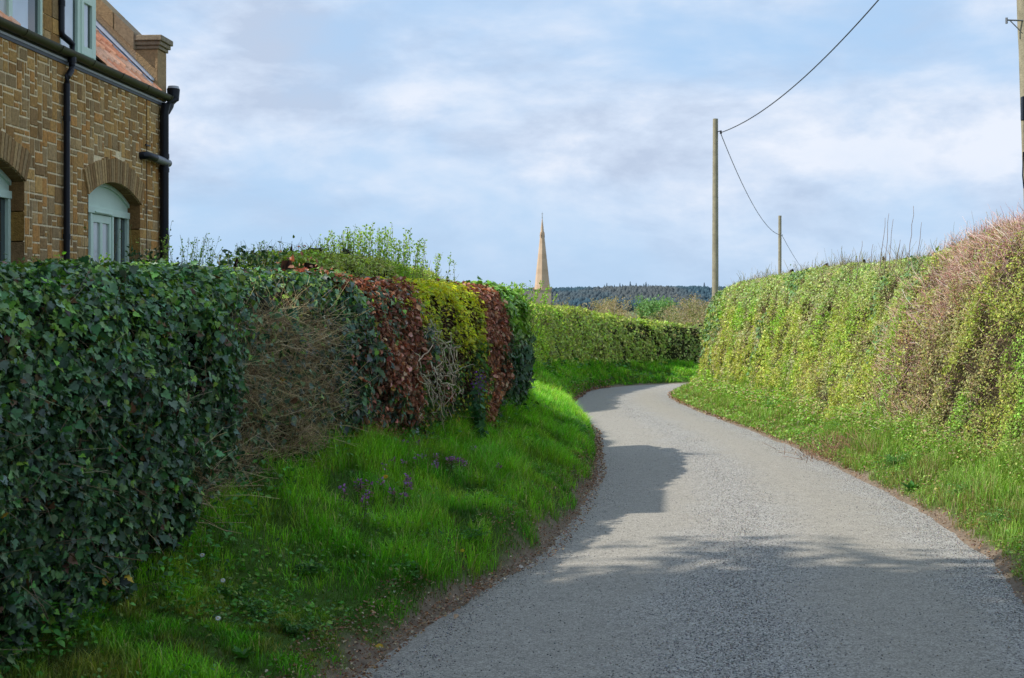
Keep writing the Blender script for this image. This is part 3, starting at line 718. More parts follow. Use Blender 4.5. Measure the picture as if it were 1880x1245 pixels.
# ------------------------------------------------------------------ shrubs with upright leafy shoots
def shoot_shrub(name, base, spread_x, spread_y, hmin, hmax, nst, label, cat='shrub', pal=((.3, .48, .07), (.4, .55, .11)), leaf=.05, lean=.12, tmpl=OVAL, per=34, zst=None, mat=M_leaf, group=None, stemc=((.2, .2, .08),), dens_low=0.35):
    e = empty(name, base, label, cat, group)
    n = nst; B = np.array(base)[None]+np.c_[rng.normal(0, spread_x*.5, n), rng.normal(0, spread_y*.5, n), np.zeros(n)]
    if zst is not None: B[:, 2] = zst
    q = np.exp(-((B[:, 0]-base[0])/max(spread_x, .01))**2)
    top = hmin+(hmax-hmin)*q*rng.uniform(.6, 1, n)
    m = 7; u = np.linspace(0, 1, m); d = norm(np.c_[rng.normal(0, lean, (n, 2)), np.ones(n)])
    L = (top-B[:, 2])/d[:, 2]
    Q = B[:, None]+d[:, None]*(L[:, None]*u[None])[..., None]
    Q[..., :2] += np.cumsum(rng.normal(0, .012, (n, m, 2)), 1)
    link('stems', tubes('stems', Q, np.full((n, 1), .005)*(1-.6*u)[None], vary(pick(list(stemc), n), .2)), M_twig, e)
    k = per*n; si = rng.integers(0, n, k); uu = rng.random(k)**.8*(1-dens_low)+dens_low; uu = np.minimum(uu, .995)
    fi = uu*(m-1); i0 = fi.astype(int); ff = (fi-i0)[:, None]
    P = Q[si, i0]*(1-ff)+Q[si, i0+1]*ff
    dr = norm(np.c_[rng.normal(0, 1, (k, 2)), np.full(k, .9)])
    P = P+dr*rng.uniform(0, .03, (k, 1))
    nr = norm(np.cross(dr, rand_dir(k))+np.array([0, 0, .4]))
    S = leaf*rng.uniform(.5, 1.2, k)*(1.15-.5*uu)
    link('foliage', scatter('foliage', tmpl[0], tmpl[1], P, frame(nr, dr), S, vary(pick(list(pal), k), .2)), mat, e)
    return e
shoot_shrub('garden_shrub', (-1.80, 17.8, 1.2), .85, .3, 2.15, 2.70, 125, 'bushy light green shrub standing tall above the hedge near the spire', lean=.1, leaf=.05, per=48)
shoot_shrub('garden_shrub', (-3.75, 16.6, 1.2), .42, .3, 2.05, 2.52, 34, 'thin pale shrub with loose shoots beside the house corner pipe', lean=.22, leaf=.04, per=34)
shoot_shrub('garden_shrub', (-3.0, 17.0, 1.2), .7, .3, 2.1, 2.42, 46, 'low feathery yellow green shrub above the middle of the ivy hedge', lean=.22, leaf=.036, per=36)
shoot_shrub('dark_shrub', (-3.9, 15.2, 1.2), .10, .1, 2.05, 2.32, 14, 'small dark leaved sprig at the foot of the corner pipe', pal=((.03, .08, .03), (.05, .1, .04)), leaf=.07, per=30, lean=.15)
shoot_shrub('ivy_sprig', (-2.35, 12.3, 1.5), .3, .2, 1.98, 2.16, 22, 'dark ivy sprigs sticking up from the hedge top', pal=((.03, .08, .03), (.05, .1, .04)), leaf=.06, per=22, lean=.4, mat=M_ivy, tmpl=IVY)
shoot_shrub('climbing_plant', (-4.9, 16.3, .5), .12, .05, 2.1, 2.6, 6, 'wispy climber in front of the arched door window', leaf=.05, per=18, lean=.1, pal=((.07, .15, .03), (.1, .2, .04)))
shoot_shrub('climbing_plant', (-4.62, 17.6, .5), .08, .05, 2.3, 2.75, 5, 'wispy climber against the stone right of the arched opening', leaf=.05, per=16, lean=.1, pal=((.07, .15, .03), (.1, .2, .04)))
shoot_shrub('bright_shrub', (-3.25, 11.4, 1.2), .1, .1, 1.93, 2.05, 16, 'bright green leafy tuft on the ivy hedge below the arched door window', leaf=.06, per=26, lean=.35, pal=((.13, .28, .03), (.18, .32, .05)))
shoot_shrub('bright_shrub', (-4.1, 12.6, 1.2), .16, .1, 1.95, 2.07, 18, 'bright green leafy tuft on the hedge beside the left downpipe', leaf=.055, per=26, lean=.35, pal=((.1, .22, .03), (.15, .26, .05)))
shoot_shrub('corner_shrub', (.12, 21.6, 1.2), .26, .25, 1.75, 2.02, 44, 'loose bright green sprays at the hedge corner below the spire', leaf=.055, per=34, lean=.35, pal=((.28, .5, .05), (.36, .58, .08)))

# tall bare shoots on the right hedge
for px, py, Y in ((1632, 392, 26), (1640, 402, 26.2), (1625, 400, 26.4), (1677, 378, 24.8), (1692, 408, 24.6), (1653, 440, 25.4), (1660, 448, 25.5), (1583, 442, 28), (1603, 448, 27.6)):
    tp = at(px, py, Y); bz = right_crest(Y)-.35; b = np.array([tp[0]-.12+rng.normal(0, .03), Y, bz])
    u = np.linspace(0, 1, 9)
    Q = b[None]*(1-u)[:, None]+tp[None]*u[:, None]; Q[1:-1, :2] += np.cumsum(rng.normal(0, .009, (7, 2)), 0)
    o = link('bare_shoot', tubes('bare_shoot', Q[None], (.0085*(1-.55*u))[None], np.array([[.22, .17, .15]]), 5), M_twig)
    tag(o, 'tall bare leafless shoot sticking up from the right hedge', 'plant', 'bare shoots above the right hedge')

# ------------------------------------------------------------------ small verge plants
def weed_cluster_positions(cx, cy, sx, sy, n):
    out = []
    for _ in range(n):
        g = ground_at(cx+rng.normal(0, sx), cy+rng.normal(0, sy))
        if g is not None: out.append(g)
    return out
def nettle(g, label, group):
    e = empty('dead_nettle', g, label, 'wildflower', group, 0)
    h = rng.uniform(.11, .19)
    u = np.linspace(0, 1, 4); Q = np.array(g)[None]+np.c_[u*0, u*0, u*h]; Q[:, :2] += np.cumsum(rng.normal(0, .006, (4, 2)), 0)
    link('stem', tubes('stem', Q[None], np.full((1, 4), .003), np.array([[.12, .07, .06]])), M_twig, e)
    k = 18; z = rng.uniform(.25, 1, k); az = rng.random(k)*6.28
    P = np.array(g)[None]+np.c_[np.cos(az)*.012, np.sin(az)*.012, z*h]; d = np.c_[np.cos(az), np.sin(az), np.full(k, -.2)]
    C = np.where((z > .6)[:, None], np.array([.28, .11, .13]), np.array([.16, .24, .06]))
    link('leaves', scatter('leaves', OVAL[0], OVAL[1], P, frame(np.tile((0, 0, 1.), (k, 1)), d), np.full(k, .032), vary(C, .2)), M_leaf, e)
    k = 9; az = rng.random(k)*6.28; P = np.array(g)[None]+np.c_[np.cos(az)*.014, np.sin(az)*.014, h*rng.uniform(.75, 1.05, k)]
    link('flowers', scatter('flowers', OVAL[0], OVAL[1], P, frame(rand_dir(k), np.c_[np.cos(az), np.sin(az), np.full(k, .6)]), np.full(k, .026), vary(np.tile((.42, .19, .46), (k, 1)), .2)), M_petal, e)
for g in weed_cluster_positions(805, 868, 50, 15, 17): nettle(g, 'purple dead nettle in the patch below the golden shrub', 'dead nettles below the golden shrub')
for g in weed_cluster_positions(700, 928, 36, 14, 12): nettle(g, 'purple dead nettle in the patch beside the yellow dandelion', 'dead nettles beside the dandelion')

def flower(name, g, h, r, npet, petc, cenc, label, cat='flower', group=None):
    e = empty(name, g, label, cat, group)
    g = np.array(g); c = g+np.array([0, -.01, h])
    link('stem', tubes('stem', np.stack([g, (g+c)/2+np.array([.003, 0, 0]), c])[None], np.full((1, 3), .0015), np.array([[.08, .18, .03]])), M_twig, e)
    az = np.arange(npet)*2*math.pi/npet; nr = norm(np.array([.1, -.75, .8])); R0 = frame(nr[None], np.array([[0, .3, 1.]]))[0]
    d = (R0 @ np.stack([np.cos(az), np.sin(az), az*0+.12])).T
    link('petals', scatter('petals', OVAL[0], OVAL[1], np.tile(c, (npet, 1)), frame(np.tile(nr, (npet, 1)), d), np.full((npet, 3), r)*np.array([.5, 1, 1]), np.tile(petc, (npet, 1))), M_petal, e)
    az = np.arange(8)*2*math.pi/8; V = np.r_[[c+nr*r*.25], c+(R0 @ np.stack([np.cos(az)*r*.3, np.sin(az)*r*.3, az*0+.05*r])).T]
    link('centre', mesh_flat('centre', V, None, [np.array([[0, 1+i, 1+(i+1) % 8] for i in range(8)])], np.tile(cenc, (9, 1))), M_petal, e)
for (px, py, lb) in ((372, 1036, 'small white daisy nearest the ivy hedge foot'), (410, 1083, 'small white daisy in the middle of the left verge grass'), (401, 1155, 'small white daisy lowest on the left verge')):
    g = ground_at(px, py+6)
    if g is not None: flower('daisy', g, .075, .017, 14, (.8, .8, .78), (.7, .5, .05), lb, group='daisies in the grass')
g = ground_at(708, 905); flower('dandelion', g, .13, .022, 20, (.75, .5, .02), (.75, .45, .02), 'yellow dandelion flower beside purple dead nettles', 'flower')
g = ground_at(849, 1036); flower('dandelion', g, .10, .018, 18, (.6, .5, .03), (.6, .4, .03), 'yellow dandelion flower low near the road edge', 'flower')

def parsley(g, R, nfr, label, pal, group=None, name='cow_parsley'):
    """a clump of feathery fronds"""
    e = empty(name, g, label, 'plant', group); g = np.array(g)
    az = rng.random(nfr)*6.28; L = R*rng.uniform(.5, 1.1, nfr); el = rng.uniform(.3, 1.1, nfr)
    m = 8; u = np.linspace(0, 1, m)
    d = np.stack([np.cos(az)*np.cos(el), np.sin(az)*np.cos(el), np.sin(el)], -1)
    Q = g[None, None]+d[:, None]*(L[:, None]*u[None])[..., None]; Q[..., 2] -= (L[:, None]*.35*(u**2)[None])
    link('stalks', tubes('stalks', Q, np.full((nfr, 1), .002)*(1-.5*u)[None], np.tile((.1, .2, .04), (nfr, 1))), M_twig, e)
    PP = []; DD = []; SS_ = []
    for i in range(nfr):
        for j in range(2, m):
            side = np.cross(d[i], (0, 0, 1)); side /= np.linalg.norm(side)
            for sg in (-1, 1):
                ln = L[i]*.32*(1.15-u[j])
                for q in (.3, .6, .95):
                    PP.append(Q[i, j]+side*sg*ln*q+rng.normal(0, .004, 3)); DD.append(side*sg+d[i]*.8+rng.normal(0, .4, 3)); SS_.append(.018+.25*ln*.4)
    PP, DD, SS_ = map(np.array, (PP, DD, SS_)); k = len(PP)
    link('fronds', scatter('fronds', DIA[0], DIA[1], PP, frame(norm(np.array([0, 0, 1.])+rng.normal(0, .35, (k, 3))), DD), SS_*rng.uniform(.7, 1.3, k), vary(pick(pal, k), .25)), M_leaf, e)
gp = [(.06, .20, .03), (.09, .26, .04), (.05, .15, .025)]
for (px, py, R, lb) in ((480, 1130, .20, 'feathery cow parsley clump lowest on the left verge'), (545, 1165, .16, 'small cow parsley clump just above the lower soil edge'),
                        (745, 1050, .20, 'cow parsley clump halfway along the left verge near the road'), (865, 990, .22, 'cow parsley clump below the brightly lit grass patch'),
                        (560, 1050, .15, 'cow parsley clump in mid verge beside the mossy patch'), (430, 1100, .15, 'small ferny plant at the ivy foot near the daisies')):
    g = ground_at(px, py)
    if g is not None: parsley(g, R, 16, lb, gp)
gq = [(.13, .30, .08), (.17, .34, .12), (.11, .27, .06)]
for (px, py, R, lb) in ((1425, 752, .55, 'bluish green leafy clump at the foot of the right hedge'), (1552, 790, .4, 'bright green cow parsley clump left of the brown stem tuft'),
                        (1645, 850, .3, 'pale flowered weed clump above the gravel edge'), (1780, 905, .3, 'leafy clump among the long grass on the near right verge'), (1850, 960, .28, 'dense green weed clump nearest on the right verge')):
    g = ground_at(px, py)
    if g is not None: parsley(g, R, 18, lb, gq)
def rosette(g, R, k, label, pal, name='dock_plant'):
    e = empty(name, g, label, 'plant'); az = np.arange(k)*2.4; el = rng.uniform(.2, .9, k)
    d = np.stack([np.cos(az)*np.cos(el), np.sin(az)*np.cos(el), np.sin(el)], -1); nr = np.stack([-np.cos(az)*np.sin(el), -np.sin(az)*np.sin(el), np.cos(el)], -1)
    S = np.outer(R*rng.uniform(.7, 1.1, k), (.5, 1, 1))
    link('leaves', scatter('leaves', OVAL[0], OVAL[1], np.tile(np.array(g), (k, 1)), frame(nr, d), S, vary(pick(pal, k), .15)), M_leaf, e)
rosette(ground_at(1673, 902), .17, 14, 'dark green dock rosette on the gravel edge of the right verge', [(.05, .17, .04), (.08, .22, .05)])
rosette(ground_at(575, 1050), .13, 10, 'pale green dandelion leaf rosette in the left verge', [(.07, .2, .04), (.1, .25, .06)], 'leaf_rosette')
rosette(ground_at(445, 1210), .10, 12, 'green weed rosette on the soil edge at the bottom left', [(.06, .2, .03)], 'leaf_rosette')
rosette(ground_at(12, 1222), .08, 9, 'bright green round leaf weed at the ivy foot in the bottom corner', [(.06, .25, .03)], 'leaf_rosette')
# brown stem tuft on right verge
g = ground_at(1545, 830)
e = empty('bramble_tuft', g, 'tuft of reddish brown bare stems low on the right verge', 'plant')
n = 420; B = g[None]+np.c_[rng.normal(0, .28, n), rng.normal(0, 1.0, n), np.zeros(n)]; B[:, 2] = [ground_z(b[0], b[1], g[2]) for b in B]
d = norm(rng.normal(0, .8, (n, 3))+np.array([-.2, 0, .7])); u = np.linspace(0, 1, 4)
Q = B[:, None]+d[:, None]*(rng.uniform(.1, .35, n)[:, None]*u[None])[..., None]
link('stems', tubes('stems', Q, np.full((n, 1), .004)*(1-.5*u)[None], vary(pick([(.3, .15, .1), (.22, .12, .08), (.38, .24, .16)], n), .2)), M_twig, e)
# honesty plant with purple flowers by the second beech
g = ground_at(885, 815)
e = empty('honesty_plant', g, 'tall leafy plant with purple flowers in front of the narrow beech section', 'plant')
k = 6; u = np.linspace(0, 1, 5); B = g[None]+rng.normal(0, .06, (k, 3))*np.array([1, 1, 0]); hh = rng.uniform(.6, .86, k)
Q = B[:, None]+np.stack([np.zeros((k, 5)), np.zeros((k, 5)), hh[:, None]*u[None]], -1)+rng.normal(0, .012, (k, 5, 3))
link('stems', tubes('stems', Q, np.full((k, 5), .004), np.tile((.08, .13, .05), (k, 1))), M_twig, e)
kk = 120; si = rng.integers(0, k, kk); uu = rng.random(kk)*.85; P = B[si]+np.c_[rng.normal(0, .03, (kk, 2)), uu*hh[si]]
link('leaves', scatter('leaves', IVY[0], IVY[1], P, frame(norm(rng.normal(0, .5, (kk, 3))+np.array([.3, -.6, .8])), rng.normal(0, .6, (kk, 3))+np.array([0, -.3, -.3])), (.12*(1-.6*uu))*rng.uniform(.7, 1.2, kk), vary(pick([(.03, .12, .04), (.05, .16, .05)], kk), .2)), M_leaf, e)
kk = 70; si = rng.integers(0, k, kk); P = B[si]+np.c_[rng.normal(0, .035, (kk, 2)), hh[si]*rng.uniform(.8, 1.06, kk)]
link('flowers', scatter('flowers', OVAL[0], OVAL[1], P, frame(rand_dir(kk), rand_dir(kk)), np.full(kk, .03), vary(np.tile((.30, .08, .48), (kk, 1)), .2)), M_petal, e)
# a few big fallen leaves
for (px, py, c, lb) in ((840, 1136, (.5, .35, .22), 'pale curled dead leaf on the tarmac edge'), (688, 1196, (.6, .42, .05), 'yellow fallen leaf on the soil edge'), (243, 1190, (.5, .32, .2), 'large dry brown leaf in the lower left grass'),
                        (903, 1078, (.5, .36, .26), 'dry leaf lying on the left soil edge'), (335, 1083, (.5, .4, .12), 'dull yellow fallen leaf beside the upper daisies'), (962, 1050, (.7, .66, .6), 'whitish scrap lying on the soil edge')):
    g = ground_at(px, py)
    if g is None: continue
    me = scatter('fallen_leaf', CURL[0], CURL[1], np.array([g+np.array([0, 0, .03])]), frame(np.array([[.1, -.5, .9]]), rng.normal(size=(1, 3))), np.array([.055]), np.array([c]))
    tag(link('fallen_leaf', me, M_dry), lb, 'leaf')

# ------------------------------------------------------------------ box / polygon builder
class MB:
    def __init__(s): s.V = []; s.F = []; s.C = []
    def add(s, V, F, c=(1, 1, 1)):
        o = len(s.V); s.V += [tuple(map(float, v)) for v in V]; s.F += [tuple(i+o for i in f) for f in F]; s.C += [tuple(c)]*len(V)
    def box(s, a, b, c=(1, 1, 1), bev=0):
        x0, y0, z0 = a; x1, y1, z1 = b
        V = [(x0, y0, z0), (x1, y0, z0), (x1, y1, z0), (x0, y1, z0), (x0, y0, z1), (x1, y0, z1), (x1, y1, z1), (x0, y1, z1)]
        s.add(V, [(0, 3, 2, 1), (4, 5, 6, 7), (0, 1, 5, 4), (1, 2, 6, 5), (2, 3, 7, 6), (3, 0, 4, 7)], c)
    def prism(s, poly, axis, a, b, c=(1, 1, 1)):
        """poly of 2D points in the two other axes, extruded along axis from a to b"""
        n = len(poly); V = []
        for w in (a, b):
            for p in poly:
                q = list(p); q.insert(axis, w); V.append(q)
        F = [tuple(range(n)), tuple(range(2*n-1, n-1, -1))]+[(i, i+n, (i+1) % n+n, (i+1) % n) for i in range(n)]
        s.add(V, F, c)
    def tube(s, pts, r, c=(1, 1, 1), k=12, rr=None):
        pts = [Vector(p) for p in pts]; rings = []
        for i, p in enumerate(pts):
            t = (pts[min(i+1, len(pts)-1)]-pts[max(i-1, 0)]).normalized(); up = Vector((0, 0, 1)) if abs(t.z) < .9 else Vector((1, 0, 0))
            a = t.cross(up).normalized(); b = t.cross(a)
            R = rr[i] if rr else r
            rings.append([p+a*(R*math.cos(q*2*math.pi/k))+b*(R*math.sin(q*2*math.pi/k)) for q in range(k)])
        V = [v for g in rings for v in g]; F = []
        for i in range(len(pts)-1):
            for q in range(k): F.append((i*k+q, i*k+(q+1) % k, (i+1)*k+(q+1) % k, (i+1)*k+q))
        F += [tuple(range(k))[::-1], tuple((len(pts)-1)*k+q for q in range(k))]
        s.add(V, F, c)
    def build(s, name, mat, parent=None, smooth=False, world=False, off=(0, 0, 0), bevel=0):
        me = bpy.data.meshes.new(name); o3 = np.array(off)
        me.from_pydata([tuple(np.array(v)-o3) for v in s.V], [], s.F)
        a = me.color_attributes.new('Col', 'FLOAT_COLOR', 'POINT'); a.data.foreach_set('color', np.c_[np.array(s.C), np.ones(len(s.C))].astype(np.float32).ravel())
        import bmesh as _bm
        bm = _bm.new(); bm.from_mesh(me); _bm.ops.recalc_face_normals(bm, faces=bm.faces)
        bm.to_mesh(me); bm.free()
        if smooth:
            me.polygons.foreach_set('use_smooth', np.ones(len(me.polygons), bool)); me.set_sharp_from_angle(angle=math.radians(40))
        o = link(name, me, mat, parent, world=world)
        if bevel:
            m = o.modifiers.new('bevel', 'BEVEL'); m.width = bevel; m.segments = 2; m.limit_method = 'ANGLE'
        return o

# ------------------------------------------------------------------ the stone house (local frame: x = out of the wall, y = along it, z up)
UO = 16.0
A_ = math.atan(.0804); D2 = np.array([math.sin(A_), math.cos(A_)])
base2 = np.array([-6.2*math.cos(A_)**2, 0])
def wallpt(u): return np.array([-6.2, 0])+D2*u
house = empty('stone_house', (*wallpt(UO), 0), 'brown carrstone house with sage green windows, red tiles and black pipes', 'house', rz=-A_)
OFF = (0, UO, 0)
def hb(mb, name, mat, **kw): return mb.build(name, mat, kw.pop('parent', house), off=kw.pop('off', OFF), **kw)
U0, U1 = 11.3, 19.12; ZE = 4.36; DEP = 5.0; RZ = lambda v: 4.50-v*.97      # roof height for v<0
u_ = lambda Y: Y*1.00323
openings = [  # u0,u1, spring z, rise, sill
 (u_(16.36), u_(18.1), 2.93, .20, .45), (u_(12.75), u_(14.62), 2.93, .20, .45)]
def arch_z(o, u):
    a, b, zs, r, _ = o; c = (a+b)/2; w = (b-a)/2; R = (w*w+r*r)/(2*r); return zs+r-R+np.sqrt(np.maximum(R*R-(u-c)**2, 0))
mort = (.85, .70, .44)
wb = MB()
us = sorted(set([U0, U1]+[x for o in openings for x in np.linspace(o[0], o[1], 21)]))
for a, b in zip(us[:-1], us[1:]):
    o = next((o for o in openings if o[0]-1e-6 <= a and b <= o[1]+1e-6), None)
    if o is None: wb.add([(0, a, -.3), (0, b, -.3), (0, b, ZE), (0, a, ZE)], [(0, 1, 2, 3)], mort)
    else:
        wb.add([(0, a, -.3), (0, b, -.3), (0, b, o[4]), (0, a, o[4])], [(0, 1, 2, 3)], mort)
        za, zb = float(arch_z(o, a)), float(arch_z(o, b))
        wb.add([(0, a, za), (0, b, zb), (0, b, ZE), (0, a, ZE)], [(0, 1, 2, 3)], mort)
        wb.add([(0, a, za), (0, b, zb), (-.4, b, zb), (-.4, a, za)], [(0, 1, 2, 3)], (.24, .13, .05))
for o in openings:
    for uu in (o[0], o[1]):
        nz = 9; zz = np.linspace(o[4], o[2], nz)
        for i in range(nz-1):
            c = [(.34, .19, .05), (.24, .13, .05), (.28, .17, .08)][i % 3]
            wb.add([(0.012, uu, zz[i]), (-.4, uu, zz[i]), (-.4, uu, zz[i+1]-.012), (0.012, uu, zz[i+1]-.012)], [(0, 1, 2, 3)], c)
    wb.box((-.4, o[0], o[4]-.06), (.06, o[1], o[4]), (.3, .25, .18))
# back and end walls with gables
gp_ = lambda v0, v1: [(v0, -.3), (v1, -.3), (v1, 4.4), ((v0+v1)/2, 4.4+2.35), (v0, 4.4)]
wb.prism(gp_(-DEP, -.01), 1, U1-.35, U1, (.26, .16, .07)); wb.prism(gp_(-DEP, -.01), 1, U0, U0+.35, (.26, .16, .07))
wb.box((-DEP, U0+.36, -.3), (-DEP+.35, U1-.36, 4.35), (.26, .16, .07))
# stones by random rectangular packing
cell = .064; nu = int((U1-U0)/cell); nzc = int((ZE+.1)/cell); occ = np.zeros((nu, nzc), bool); rs = np.random.default_rng(4)
pal_st = np.array([(.48, .27, .09), (.40, .22, .075), (.54, .32, .11), (.33, .20, .085), (.47, .31, .14), (.40, .27, .13), (.52, .26, .08)])
def inside_any(u0, u1, z0, z1):
    for o in openings:
        if u1 > o[0]-.001 and u0 < o[1]+.001:
            c = min(max((u0+u1)/2, o[0]), o[1])
            ring = .27
            if z0 < arch_z(o, c)+ring-.03 and z1 > o[4] and (u0+u1)/2 > o[0]-.05 and (u0+u1)/2 < o[1]+.05: return True
    return False
for j in range(nzc):
    for i in range(nu):
        if occ[i, j]: continue
        w = rs.choice([1, 2, 3, 4], p=[.10, .36, .34, .20]); h = rs.choice([1, 2, 3], p=[.14, .62, .24])
        while w > 1 and (i+w > nu or occ[i:i+w, j].any()): w -= 1
        while h > 1 and (j+h > nzc or occ[i:i+w, j:j+h].any()): h -= 1
        occ[i:i+w, j:j+h] = True
        g = .0088
        a, b = U0+i*cell+g, U0+(i+w)*cell-g; z0, z1 = j*cell+g, min((j+h)*cell-g, ZE-.01)
        # trim against jambs
        for o in openings:
            if z1 > o[4] and z0 < o[2]+.1:
                if a < o[0] < b: b = o[0]-.001
                if a < o[1] < b: a = o[1]+.001
        if b-a < .03 or z1-z0 < .02 or inside_any(a, b, z0, z1): continue
        c = pal_st[rs.integers(len(pal_st))]*rs.uniform(.85, 1.15)
        t = rs.uniform(.005, .012); e = .006; jt = lambda: rs.normal(0, .0035)
        V = [(0.001, a, z0), (0.001, b, z0), (0.001, b, z1), (0.001, a, z1), (t, a+e+jt(), z0+e+jt()), (t, b-e+jt(), z0+e+jt()), (t, b-e+jt(), z1-e+jt()), (t, a+e+jt(), z1-e+jt())]
        wb.add(V, [(4, 5, 6, 7), (0, 1, 5, 4), (1, 2, 6, 5), (2, 3, 7, 6), (3, 0, 4, 7)], c)
# pier between the dormers, also coursed stone
z = ZE+.02
while z < 5.75:
    hgt = rs.uniform(.1, .24)
    a = u_(15.16); mid = rs.uniform(.15, .28)
    for (p, q) in ((a, a+mid), (a+mid, u_(15.58))):
        wb.box((-.3, p+.006, z), (-.012+rs.uniform(0, .01), q-.006, z+hgt-.012), pal_st[rs.integers(6)]*rs.uniform(.75, 1.1))
    z += hgt
wb.box((-.31, u_(15.155), ZE), (-.02, u_(15.585), 5.76), mort)
hb(wb, 'wall', M_stone)
# voussoir arches
for o in openings[:2]:
    ab = MB(); c = (o[0]+o[1])/2; w = (o[1]-o[0])/2; r = o[3]; R = (w*w+r*r)/(2*r); zc = o[2]+r-R; am = math.asin(min(.999, w/R)); nv = 27
    for k_ in range(nv):
        t0 = -am*1.03+2*am*1.03*k_/nv+.004; t1 = -am*1.03+2*am*1.03*(k_+1)/nv-.004; Ro = R+.29+rs.uniform(-.02, .02)
        P4 = [(c+R*math.sin(t0), zc+R*math.cos(t0)), (c+R*math.sin(t1), zc+R*math.cos(t1)), (c+Ro*math.sin(t1), zc+Ro*math.cos(t1)), (c+Ro*math.sin(t0), zc+Ro*math.cos(t0))]
        ab.prism(P4, 0, -.25, .026+rs.uniform(0, .006), pal_st[rs.integers(3, 6)]*rs.uniform(.8, 1.05))
    hb(ab, 'arch', M_stone)
# parapet gable with coping and kneeler
pp = MB()
th = U1-.34
prof = [(.0, 4.36), (.0, 5.04), (-.27, 5.04), (-3.7, 8.30), (-3.7, 7.9), (-.0, 4.36)]
pp.prism([(.02, 4.37), (.02, 5.03), (-.30, 5.03), (-2.5, 7.16), (-4.7, 5.03), (-5.02, 5.03), (-5.02, 4.37), (-2.5, 6.73)], 1, th+.03, U1+.02, (.40, .30, .20))
hb(pp, 'parapet', M_stone, bevel=.006)
cp = MB(); Lc = 8
for q in range(Lc):
    v0 = -.26-(2.24/Lc)*q-.004; v1 = -.26-(2.24/Lc)*(q+1)+.004
    zz = lambda v: 5.0+(-.26-v)*.97
    c = np.array([(.30, .23, .15), (.35, .25, .14), (.26, .22, .15)][q % 3])
    for sg in (0, 1):
        a, b = (v0, v1) if sg == 0 else (-5.0-v0, -5.0-v1)
        cp.prism([(a, zz(v0)), (b, zz(v1)), (b, zz(v1)+.23), (a, zz(v0)+.23)], 1, th-.06, U1+.07, c)
hb(cp, 'coping', M_stone, bevel=.012)
kn = MB()
kn.box((-.27, th+.02, 4.37), (.028, U1+.03, 5.02), (.38, .26, .14))
for (e_, z0, z1) in ((.02, 5.025, 5.07), (.045, 5.073, 5.125), (.07, 5.128, 5.2)): kn.box((-.30-e_*.5, th+.02-e_, z0), (.03+e_, U1+.03+e_, z1), (.3, .25, .18))
hb(kn, 'kneeler', M_stone, bevel=.008)
# tiled roof: pantile rows, skipping the dormers
M_tile = vcol_mat('clay_pantile', .85, .25, 30., .35, .4, 90.)
def tile_patch(ua, ub, va, vb, name='roof'):
    tb = MB(); nw = .21; nc = int(round((ub-ua)/nw)); nr_ = int(round((va-vb)/.2)); dv = (va-vb)/nr_; kk = 7
    for r_ in range(nr_):
        for c_ in range(nc):
            a = ua+(ub-ua)*c_/nc; wd = (ub-ua)/nc; col = np.array([(.9, .38, .2), (.95, .45, .25), (.8, .3, .16), (.85, .48, .31)][rs.integers(4)])*rs.uniform(.8, 1.15)
            if rs.random() < .02: col = np.array((.4, .3, .04))
            v_lo, v_hi = va-dv*r_+.03, va-dv*(r_+1)-.01
            V = []; F = []
            for q in range(kk):
                x = q/(kk-1); hz = .022*math.cos(x*2*math.pi)+.012
                V.append((v_lo, a+x*wd, RZ(v_lo)+hz+.034)); V.append((v_hi, a+x*wd, RZ(v_hi)+hz+.006)); V.append((v_lo, a+x*wd, RZ(v_lo)+hz+.012))
            for q in range(kk-1):
                F.append((q*3, q*3+3, q*3+4, q*3+1)); F.append((q*3+2, q*3+5, q*3+3, q*3))
            tb.add(V, F, col)
    return tb
roof = tile_patch(u_(16.72), th, .06, -2.5)
ob = tile_patch(U0+.36, u_(13.0), .06, -2.5); roof.add(ob.V, ob.F, (.45, .2, .11))
ob = tile_patch(u_(13.0), u_(16.72), -1.4, -2.5); roof.add(ob.V, ob.F, (.45, .2, .11))
roof.prism([(.0, 4.40), (-2.5, 4.40+2.425), (-2.5, 4.3+2.425), (0, 4.36)], 1, u_(16.74), th, (.05, .04, .03))
roof.prism([(.0, 4.40), (-2.5, 4.40+2.425), (-2.5, 4.3+2.425), (0, 4.36)], 1, U0+.36, u_(12.98), (.05, .04, .03))
roof.prism([(-2.51, 4.5+2.42), (-5.0, 4.46), (-5.0, 4.36), (-2.51, 4.38+2.42)], 1, U0+.36, th, (.42, .2, .11))
ro = hb(roof, 'roof', M_tile, smooth=False)
tb = tile_patch(u_(12.9), u_(14.38), .05, -.09)
hb(tb, 'tile_fringe', M_tile)
fl = MB(); fl.prism([(-.02, 4.60), (-2.4, 4.60+2.38*.97), (-2.4, 4.72+2.38*.97), (-.02, 4.63)], 1, th-.10, th+.012, (1, 1, 1))
fl.prism([(-.02, RZ(0)+.05), (-2.4, RZ(-2.4)+.05), (-2.4, RZ(-2.4)+.075), (-.02, RZ(0)+.075)], 1, th-.17, th-.02, (1, 1, 1))
M_lead = flat_mat('lead_flashing', (.5, .56, .66), .45, .5, .2, 12.)
hb(fl, 'flashing', M_lead)
